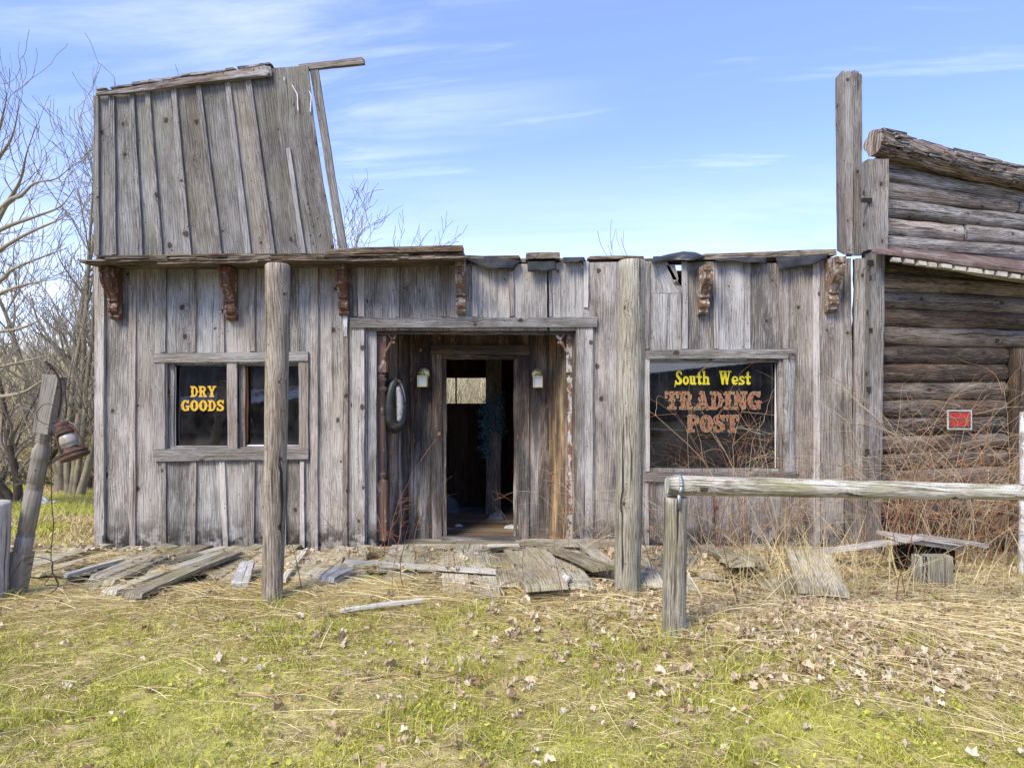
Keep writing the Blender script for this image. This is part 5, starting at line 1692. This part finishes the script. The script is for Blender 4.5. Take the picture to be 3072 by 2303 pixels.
# matted dead straw
x, y = area(250000, 2.5, 7.0, free)
deckish = (y > 5.75)
w_ = .46 + .35 * fld(x, y, 1.9, .3) + .45 * np.exp(-((y - 5.35) ** 2) / .25) + .4 * np.exp(-((x - 2.4) ** 2 / 1.8 + (y - 4.7) ** 2 / .5)) - .35 * np.exp(-((y - 3.0) / .8) ** 2)
w_ = np.where(deckish, w_ * (.13 + .5 * (x > 1.5) + .5 * (fld(x, y, 4, 2) > .35)), w_)
k = rng.random(len(x)) < np.clip(w_, .08, 1)
x, y = x[k], y[k]
n = len(x)
az = rng.uniform(0, 2 * np.pi, n) * .55 + fld(x, y, 2.6, 1) * 2.2 + np.where(rng.random(n) < .5, np.pi, 0)
d = heading(n, 0, 22, az)
L = rng.uniform(.03, .13, n) * (.8 + .5 * rng.random(n)) * (1 + .5 * (y > 4.9) + .5 * (x > 1.3))
bend = np.stack([rng.normal(size=n) * .03, rng.normal(size=n) * .03, -np.abs(d[:, 2]) * L * .9], 1)
deckz = np.where((y > 5.75) & (x < 3.3), .07, 0)
base = np.stack([x, y, gz(x, y) + rng.uniform(0, .03, n) + deckz], 1)
V, F = ribbons(base, d, L, rng.uniform(.0015, .0036, n), bend, 3)
r_ = rng.random((n, 3)); r_[:, 0] = np.clip(r_[:, 0] * .8 + .15 * fld(x, y, 3, 4) + .1, 0, 1)
np_mesh('dry_straw', V, F, np.repeat(r_, 3, axis=0), STRAW, kind='stuff')

# long straw stalks thrown over the mat on the right and before the deck
x, y = area(16000, 3.2, 6.9, free)
k = rng.random(len(x)) < np.clip(.02 + .9 * np.exp(-((x - 2.7) ** 2 / 2.2 + (y - 4.9) ** 2 / 1.2)) + .35 * np.exp(-((y - 5.4) ** 2) / .12), 0, 1)
x, y = x[k], y[k]; n = len(x)
az = np.arctan2(y - 5.4, x - 2.2) + rng.normal(size=n) * .8
d = heading(n, 2, 24, az)
L = rng.uniform(.2, .6, n)
bend = np.stack([rng.normal(size=n) * .05, rng.normal(size=n) * .05, -d[:, 2] * L * 1.0 + .01], 1)
V, F = ribbons(np.stack([x, y, gz(x, y) + .02 + .04 * rng.random(n)], 1), d, L, rng.uniform(.0025, .005, n), bend, 5)
r_ = rng.random((n, 3)); r_[:, 0] = .45 + .5 * r_[:, 0]
np_mesh('straw_stalks', V, F, np.repeat(r_, 5, axis=0), STRAW, kind='stuff')

# fresh green grass
x, y = area(300000, 2.5, 5.9, free)
g = .44 + .46 * fld(x, y, 1.5, 2.2) + .3 * fld(x, y, 4.7, .7) + .22 * (x < -1) * np.exp(-((y - 4.4) / .8) ** 2) + .22 * np.exp(-((y - 3.1) / .7) ** 2) - .35 * np.exp(-((x - 2.4) ** 2 / 1.5 + (y - 4.9) ** 2 / .5)) - .45 * (y > 5.2)
k = rng.random(len(x)) < np.clip(g, .04, .9)
x, y = x[k], y[k]; n = len(x)
d = heading(n, 35, 88)
L = rng.uniform(.012, .038, n) * (1 + .9 * (fld(x, y, 3.3, 5) > .35))
bend = np.stack([rng.normal(size=n) * .015, rng.normal(size=n) * .015, -L * .25], 1)
V, F = ribbons(np.stack([x, y, gz(x, y)], 1), d, L, rng.uniform(.0025, .006, n), bend, 2)
r_ = rng.random((n, 3)); r_[:, 0] = np.clip(.2 + .6 * r_[:, 0] + .2 * fld(x, y, 2, 9), 0, 1)
np_mesh('green_grass', V, F, np.repeat(r_, 2, axis=0), GRASS, kind='stuff')

# taller tufts: by the posts and here and there
cs = [(-1.85, 5.2), (-1.75, 5.1), (-3.9, 5.3), (-2.4, 4.5), (-1.3, 4.6), (1.05, 4.45), (1.2, 4.5), (-.5, 4.9), (-4.0, 4.3), (-3.0, 4.2), (3.2, 5.1), (-2.7, 3.4), (2.0, 3.3)] + [(rng.uniform(-3, 3), rng.uniform(3, 5.1)) for _ in range(50)]
xs, ys = [], []
for (a, b_) in cs:
    q = int(rng.integers(30, 110))
    xs.append(a + rng.normal(size=q) * .07); ys.append(b_ + rng.normal(size=q) * .05)
x, y = np.concatenate(xs), np.concatenate(ys); n = len(x)
d = heading(n, 50, 88); L = rng.uniform(.06, .17, n)
V, F = ribbons(np.stack([x, y, gz(x, y)], 1), d, L, rng.uniform(.003, .006, n), np.stack([rng.normal(size=n) * .04, rng.normal(size=n) * .03, -L * .2], 1), 3)
np_mesh('grass_tufts', V, F, np.repeat(rng.random((n, 3)), 3, axis=0), GRASS, kind='stuff')

# side yard grass, left of the store
n = 120000
y = np.sqrt(rng.uniform(6.5 ** 2, 22 ** 2, n)); x = -4.35 - rng.random(n) * (y * .79 - 4.0)
k = (x < -4.35)
x, y = x[k], y[k]; n = len(x)
gq = fld(x, y, .9, 3) > -.25
d = heading(n, 25, 85); L = rng.uniform(.05, .16, n)
base = np.stack([x, y, gz(x, y)], 1)
for nm, msk, mt in (('side_yard_grass', gq, GRASS), ('side_yard_straw', ~gq, STRAW)):
    kk = np.where(msk)[0]
    V, F = ribbons(base[kk], d[kk], L[kk], rng.uniform(.005, .011, len(kk)), np.stack([rng.normal(size=len(kk)) * .03, rng.normal(size=len(kk)) * .03, -L[kk] * .3], 1), 2)
    np_mesh(nm, V, F, np.repeat(rng.random((len(kk), 3)), 2, axis=0), mt, kind='stuff')

def leaf_mesh(x, y, sc, flat=1.0, lift=.022):
    n = len(x)
    m = 14
    ang = np.linspace(0, 2 * np.pi, m, endpoint=False)
    rad = np.array([1.0, .8, .9, .62, .85, .7, .6, .75, .62, .72, .8, .66, .95, .75])
    px_ = np.cos(ang)[None] * rad[None] * sc[:, None] * rng.uniform(.8, 1.3, (n, 1))
    py_ = np.sin(ang)[None] * rad[None] * sc[:, None] * rng.uniform(.6, 1.1, (n, 1))
    fold = rng.uniform(.0, 1.5, (n, 1)) * flat
    pz_ = np.abs(py_) * fold + sc[:, None] * rng.normal(size=(n, m)) * .26 * flat
    P3 = np.stack([px_, py_, pz_], 2)
    P3 = np.concatenate([P3, np.zeros((n, 1, 3))], 1)
    a = rng.uniform(0, 2 * np.pi, n); tl = rng.normal(size=n) * .45; tl2 = rng.normal(size=n) * .45
    ca, sa = np.cos(a), np.sin(a)
    X = P3[:, :, 0]; Yy = P3[:, :, 1]; Z = P3[:, :, 2]
    Y1 = Yy * np.cos(tl)[:, None] - Z * np.sin(tl)[:, None]; Z1 = Yy * np.sin(tl)[:, None] + Z * np.cos(tl)[:, None]
    X1 = X * np.cos(tl2)[:, None] + Z1 * np.sin(tl2)[:, None]; Z2 = -X * np.sin(tl2)[:, None] + Z1 * np.cos(tl2)[:, None]
    X2 = X1 * ca[:, None] - Y1 * sa[:, None]; Y2 = X1 * sa[:, None] + Y1 * ca[:, None]
    zz_ = gz(x, y) + lift + .02 * rng.random(n) + np.where((y > 5.75) & (x < 3.3), .06, 0)
    V = np.stack([X2 + x[:, None], Y2 + y[:, None], Z2 + zz_[:, None]], 2).reshape(-1, 3)
    o_ = np.arange(n)[:, None] * (m + 1)
    jj = np.arange(m)[None]
    F = np.stack([np.broadcast_to(o_ + m, (n, m)), o_ + jj, o_ + (jj + 1) % m], 2).reshape(-1, 3)
    return V, F, m


# dead leaves
x, y = area(30000, 2.5, 6.9, free)
k = rng.random(len(x)) < np.clip(.024 + .03 * fld(x, y, 2.7, 6) + .16 * (y > 6.55) * (x < 1.5) + 1.3 * np.exp(-((x - 2.25) ** 2 / .45 + (y - 4.5) ** 2 / .3)) + .8 * np.exp(-((x - 2.3) ** 2 / 2.2 + (y - 5.15) ** 2 / .16)) + .35 * np.exp(-((x - 1.7) ** 2 / .8 + (y - 6.6) ** 2 / .1)) + .15 * (x > .5) * (y > 3.6) + .09 * np.exp(-((x + .1) ** 2 / 1.2 + (y - 4.2) ** 2 / .9)), 0, 1)
x, y = x[k], y[k]; n = len(x)
V, F, m = leaf_mesh(x, y, rng.uniform(.015, .040, n) * np.where(y < 3.7, .8, 1.0))
r_ = rng.random((n, 3)); r_[:, 0] = np.clip(rng.beta(2.2, 1.8, n), 0, 1)
np_mesh('fallen_leaves', V, F, np.repeat(r_, m, axis=0), LEAFM, kind='stuff')

# broad little weeds low in the turf
xw_, yw_ = [], []
for c_ in range(150):
    cx_, cy_ = rng.uniform(-3.6, 3.6), rng.uniform(2.6, 5.2)
    q = int(rng.integers(8, 40))
    xw_.append(cx_ + rng.normal(size=q) * .09); yw_.append(cy_ + rng.normal(size=q) * .07)
x, y = np.concatenate(xw_), np.concatenate(yw_); n = len(x)
V, F, m = leaf_mesh(x, y, rng.uniform(.006, .017, n), .5, .02)
r_ = rng.random((n, 3)); r_[:, 0] = .15 + .5 * r_[:, 0]
np_mesh('low_weeds', V, F, np.repeat(r_, m, axis=0), GRASS, kind='stuff')

# white chips and twigs lying in the grass
m_ = MB()
tube(m_, samp([G(a, b_, .02) for a, b_ in ((700, 2082), (800, 2086), (880, 2080), (960, 2058), (1060, 2045), (1180, 2022), (1300, 2030), (1370, 2018))], 5), .006, 6, rough=.2, r=(.4, .3, .5))
tag(m_.build('fallen_stick', CANE), 'long thin brown stick lying in the grass at lower left', 'stick')

# ------------------------------------------------------------------ brambles and saplings
def cane(mb, p, az, L, el, arch, r0, twigs=3, colr=None, depth=0):
    p = Vector(p)
    c = colr if colr is not None else random.random()
    n_ = 9
    d = Vector((math.cos(az) * math.cos(el), math.sin(az) * math.cos(el), math.sin(el)))
    pts = [p.copy()]
    for i in range(n_):
        d = d + Vector((random.gauss(0, .10), random.gauss(0, .10), -arch * (i / n_) + random.gauss(0, .07)))
        d.normalize()
        p = p + d * L / n_
        if p.y > 6.88 and p.x < 3.6: p.y = 6.88 - random.random() * .03
        pts.append(p.copy())
        if twigs and i > 1 and random.random() < twigs / n_ * 1.3:
            a2 = az + random.choice((-1, 1)) * random.uniform(.4, 1.3)
            cane(mb, p, a2, L * random.uniform(.2, .45), random.uniform(-.1, 1.1), arch * .6, r0 * .55, 0 if depth else 2, c, depth + 1)
    tube(mb, pts, [r0 * (1 - .75 * i / n_) for i in range(n_ + 1)], 4, r=(min(1, max(0, c + random.gauss(0, .08))), random.random(), 0), cap=False, sm=True)


def bush(name, label, spots, n_, L, el, arch, r0, twigs, cr=(0, 1), seed=1):
    random.seed(seed)
    m_ = MB()
    for i in range(n_):
        x0_, x1_, y0_, y1_ = random.choice(spots)
        cane(m_, gp(random.uniform(x0_, x1_), random.uniform(y0_, y1_), -.01), random.uniform(0, 6.283), random.uniform(*L), random.uniform(*el), random.uniform(*arch), random.uniform(*r0), twigs, random.uniform(*cr))
    return tag(m_.build(name, CANE), label, 'bramble')


bush('bramble_bush', 'arching bare bramble canes in front of the dark shop window', [(1.6, 2.6, 6.35, 6.8)], 55, (.9, 1.9), (.9, 1.5), (.15, .42), (.0025, .0045), 4, (.0, .9), 21)
bush('bramble_bush', 'dense tangle of red and tan canes in front of the log cabin wall', [(3.3, 5.0, 6.2, 6.75), (3.6, 4.6, 6.3, 6.7)], 150, (.9, 2.0), (.8, 1.5), (.08, .4), (.0025, .0048), 4, (.0, .85), 22)
bush('bramble_bush', 'low bare canes right of the doorway', [(.2, 1.0, 6.3, 6.85)], 20, (.5, 1.3), (.8, 1.5), (.1, .4), (.002, .004), 4, (.1, .9), 23)
bush('bramble_bush', 'thin reddish canes left of the doorway', [(-1.5, -1.0, 6.2, 6.8)], 9, (.5, 1.2), (1.0, 1.5), (.05, .3), (.002, .0042), 3, (.0, .5), 24)
bush('bramble_bush', 'low tangle of canes under the hitching rail', [(1.3, 3.4, 6.1, 6.7)], 60, (.4, 1.0), (.3, 1.3), (.1, .5), (.002, .0035), 3, (.2, 1), 25)
for (a, b_, L, c_, lab) in ((910, 1790, .62, .05, 'tall thin red sapling beside the wide grey panel'), (1180, 1800, .75, .1, 'slim brown sapling in front of the deck left of the doorway'), (1213, 1788, .6, .15, 'slim sapling just right of the brown one before the deck'),
                            (1700, 1835, .7, .05, 'slim red sapling at the tilted board stub'), (1570, 1795, .85, .1, 'reddish sapling in front of the wide deck board'), (2215, 1820, .9, .05, 'dark red stem standing right of the hitching post'),
                            (2690, 1830, 1.1, .05, 'tall red stem in front of the plank bench'), (2715, 1815, .95, .12, 'second red stem close to the bench stump'), (1995 - 30, 1770, .95, .05, 'red stem rising between the greenish post and the hitching post')):
    random.seed(a)
    m_ = MB()
    cane(m_, G(a, b_, 0), random.uniform(0, 6), L, 1.5, .02, .0042, 3, c_)
    tag(m_.build('sapling', CANE), lab, 'sapling')

# dry standing stalks on the right
n = 420
x = np.concatenate([rng.uniform(2.2, 4.3, 260), 2.3 + rng.normal(size=160) * .35]); y = np.concatenate([rng.uniform(5.2, 6.4, 260), 5.5 + rng.normal(size=160) * .3])
d = heading(n, 35, 85); L = rng.uniform(.25, .75, n)
V, F = ribbons(np.stack([x, y, gz(x, y)], 1), d, L, rng.uniform(.004, .007, n), np.stack([rng.normal(size=n) * .08, rng.normal(size=n) * .05, -L * .15], 1), 5)
r_ = rng.random((n, 3)); r_[:, 0] = .4 + .55 * r_[:, 0]
np_mesh('dry_stalks', V, F, np.repeat(r_, 5, axis=0), STRAW, kind='stuff')

# ------------------------------------------------------------------ trees
def branch(mb, p, d, L, r0, depth, up=.12, wig=.16, kids=5, spread=.7, minr=.003, sides=None):
    n_ = 7 if depth > 1 else 5
    p = Vector(p); d = Vector(d).normalized()
    pts, rad, ds = [p.copy()], [r0], [d.copy()]
    for i in range(n_):
        d = (d + Vector((random.gauss(0, wig), random.gauss(0, wig), random.gauss(0, wig) + up * .4))).normalized()
        p = p + d * (L / n_)
        pts.append(p.copy()); ds.append(d.copy())
        rad.append(max(r0 * (1 - .72 * (i + 1) / n_), minr))
    tube(mb, pts, rad, sides or (7 if r0 > .05 else 5 if r0 > .015 else 3), cap=False, rough=.05 if r0 > .03 else 0)
    if depth <= 0: return
    for k in range(kids):
        i = min(n_, 1 + int((k + random.random()) / kids * n_))
        dd = ds[i]
        s_ = dd.cross(Vector((random.gauss(0, 1), random.gauss(0, 1), random.gauss(0, .5)))).normalized()
        nd = (dd + s_ * random.uniform(.5, 1) * spread * 1.3 + Vector((0, 0, up))).normalized()
        branch(mb, pts[i], nd, L * random.uniform(.35, .6), max(rad[i] * .6, minr), depth - 1, up, wig, kids, spread, minr)


def tree(name, label, mat, stems, seed, grp='bare trees left of the store', trunk=None):
    random.seed(seed)
    root = thing(name, label, 'tree', stems[0][0], grp)
    t_, c_ = MB(), MB()
    for (p, d, L, r0, depth, kids, up, wig) in stems:
        p = Vector(p); d = Vector(d).normalized()
        n_ = 12
        pts, rad, ds = [p - Vector((0, 0, .15)), p.copy()], [r0 * 1.25, r0 * 1.1], [d, d]
        for i in range(n_):
            d = (d + Vector((random.gauss(0, wig), random.gauss(0, wig), random.gauss(0, wig * .4) + up * .25))).normalized()
            p = p + d * (L / n_)
            pts.append(p.copy()); ds.append(d.copy()); rad.append(max(r0 * (1 - .8 * (i + 1) / n_), .006))
        tube(t_, pts, rad, 9, rough=.08, rscale=2, cap=False)
        for k in range(kids * 3):
            i = 3 + int((k + random.random()) / (kids * 3) * (n_ - 2))
            i = min(i, n_ + 1)
            s_ = ds[i].cross(Vector((random.gauss(0, 1), random.gauss(0, 1), random.gauss(0, .5)))).normalized()
            nd = (ds[i] + s_ * random.uniform(.5, 1.2) + Vector((0, 0, up * .6))).normalized()
            branch(c_, pts[i], nd, L * random.uniform(.14, .36), rad[i] * .55, depth, up, .14, 4, minr=max(.003, stems[0][0][1] * .0004))
    t_.build('trunk', mat, root)
    c_.build('crown', BARKT, root)
    return root


def stem_px(px, py, Y, lean, L, r0, depth=2, kids=5, up=.15, wig=.06, z=None):
    p = P(px, py, Y)
    p.z = float(gz(p.x, p.y)) if z is None else z
    return (p, (lean[0], lean[1], 1), L, r0, depth, kids, up, wig)


tree('multi_stem_tree', 'clump of straight grey trunks rising from one base nearest the store wall', BARKG,
     [stem_px(206, 1490, 15, (-.10, 0), 6.4, .075), stem_px(214, 1490, 15, (.02, .1), 7.2, .08), stem_px(224, 1490, 15, (.12, 0), 7.0, .07), stem_px(236, 1488, 14.8, (.22, .05), 6.6, .07), stem_px(245, 1488, 14.9, (.34, 0), 5.2, .06)], 31)
tree('multi_stem_tree', 'thick grey trunk pair standing just left behind the straight clump', BARKG,
     [stem_px(180, 1475, 16, (-.05, 0), 7.0, .12), stem_px(192, 1478, 16, (-.22, 0), 6.4, .08), stem_px(170, 1478, 16.2, (.10, .1), 6.8, .08)], 32)
tree('gnarled_bush', 'dark low gnarled bush with crooked stems behind the leaning turned post', BARKDK,
     [stem_px(40, 1512, 12.5, (-.3, 0), 3.0, .07, 2, 6, .05, .16), stem_px(52, 1515, 12.5, (.15, 0), 3.2, .08, 2, 6, .05, .16), stem_px(68, 1515, 12.4, (.5, .1), 2.6, .07, 2, 6, .03, .18), stem_px(20, 1508, 12.6, (-.7, 0), 2.8, .06, 2, 6, .03, .18)], 33)
# the tall tree off to the left, its limbs reaching in over the yard
random.seed(40)
big = thing('spreading_tree', 'tall bare tree whose long limbs reach in from the left against the sky', 'tree', gp(-9.6, 10.2), 'bare trees left of the store')
t_, c_ = MB(), MB()
YT = 10.5
tk = [gp(-9.9, YT, -.2), Vector((-9.9, YT, 1.2)), Vector((-9.8, YT, 2.6)), Vector((-9.6, YT, 4.2)), Vector((-9.4, YT, 6.2))]
tk.append(Vector((-9.5, YT, 8.0)))
tube(t_, samp(tk, 4), [.21 * (1 - i / 20) ** .8 + .012 for i in range(21)], 14, rough=.08)
for k_ in range(9):
    z_ = 2.2 + k_ * .42
    branch(c_, (-9.6, YT, z_), (random.uniform(-1, .1), random.uniform(-.9, .9), .7), random.uniform(1.4, 2.6), .045 * (1 - k_ / 20), 2, .15, .13, 4, minr=.004)
t_.build('trunk', BARKG, big)
for li in (((-330, 800), (-120, 640), (0, 470), (40, 400), (58, 300)), ((-330, 850), (-100, 720), (21, 608), (63, 587), (105, 549), (169, 536), (219, 494)), ((-330, 900), (-80, 760), (25, 604), (63, 536), (80, 460), (110, 375)),
           ((-330, 950), (-100, 760), (0, 690), (105, 650), (181, 620), (222, 568)), ((-330, 1000), (-100, 830), (0, 750), (84, 700), (169, 663), (210, 640)), ((-330, 1020), (-120, 900), (0, 842), (42, 806), (156, 760), (200, 745)),
           ((-330, 1080), (-100, 940), (0, 880), (90, 850), (170, 838)), ((-330, 760), (-150, 560), (-20, 420), (10, 340), (22, 280)), ((-330, 1120), (-60, 1010), (60, 985), (140, 950)), ((-330, 1150), (-60, 1110), (70, 1085), (150, 1062)), ((-330, 1180), (-60, 1190), (60, 1180), (130, 1140), (190, 1120))):
    pts = samp([P(a, b_, YT - .4 * i) for i, (a, b_) in enumerate(li)], 4)
    n_ = len(pts)
    tube(c_, pts, [max(.05 * (1 - i / n_) ** 1.1, .006) for i in range(n_)], 6, cap=False, rough=.06)
    for k in range(7):
        i = int(n_ * (.3 + .68 * random.random()))
        d = (pts[min(i + 1, n_ - 1)] - pts[i - 1]).normalized()
        s_ = d.cross(Vector((random.gauss(0, 1), random.gauss(0, 1), random.gauss(0, 1)))).normalized()
        branch(c_, pts[i], d + s_ * .7 + Vector((0, 0, .25)), random.uniform(.35, 1.1), .012 * (1.2 - i / n_), 1, .14, .13, 4, minr=.0035)
c_.build('limb', BARKT, big)

tree('bare_tree', 'bare fan shaped treetop showing above the roof right of the leaning stud', BARK,
     [stem_px(1130, 900, 17, (-.04, 0), 6.3, .08, 2, 8, .12, .05, -.9), stem_px(1136, 900, 17, (.03, 0), 5.9, .08, 2, 8, .12, .05, -.9), stem_px(1146, 900, 17, (.10, 0), 5.5, .08, 2, 8, .12, .05, -.9), stem_px(1120, 900, 17, (-.14, 0), 5.9, .08, 2, 8, .12, .05, -.9)], 35, 'bare trees behind the store')
tree('bare_tree', 'small twiggy treetop just showing over the roof edge near the thick greenish post', BARK, [stem_px(1905, 900, 20, (.02, 0), 6.5, .05, 1, 3, .2, .03, -1.1)], 36, 'bare trees behind the store')
random.seed(50)
k = 0
side_labels = ['slender pole tree between the gnarled bush and the grey trunks', 'thin pale tree beyond the gnarled bush', 'thin leaning tree close beside the store corner', 'tall thin tree rising left of the grey clump', 'young tree behind the broken white frame', 'thin tree directly behind the lantern']
for (px_k, Y_) in ((140, 18), (30, 20), (272, 19), (160, 22), (112, 24), (205, 23)):
    p = P(px_k, 1400, Y_)
    tree('slender_tree', side_labels[k], BARKG, [((p.x, Y_, float(gz(p.x, Y_))), (random.uniform(-.15, .15), 0, 1), random.uniform(4.4, 6.4), .036, 2, 3, .2, .05)], 60 + k)
    k += 1

# woods and brush beyond the yard (and behind the store, seen through its back window)
n = 115000
Y_ = rng.uniform(17, 46, n)
x = np.where(rng.random(n) < .85, -Y_ * rng.uniform(.50, .95, n), rng.uniform(-.22, .12, n) * Y_)
yy = Y_
brush = rng.random(n) < .75
L = np.where(brush, rng.uniform(.6, 2.6, n), rng.uniform(1.2, 3.2, n)) * (.6 + Y_ / 60)
d = heading(n, 50, 90)
d = unit(np.where(brush[:, None], heading(n, 25, 80), d))
z0_ = gz(x, yy) + np.where(brush, rng.uniform(0, 3.2, n) * (Y_ / 40), rng.uniform(0, 2.0, n))
V, F = ribbons(np.stack([x, yy, z0_], 1), d, L, rng.uniform(.012, .035, n) * (Y_ / 28), rng.normal(size=(n, 3)) * np.array([.5, .5, .25]), 4)
np_mesh('far_woods', V, F, np.repeat(rng.random((n, 3)), 4, axis=0), WOODS, kind='stuff')
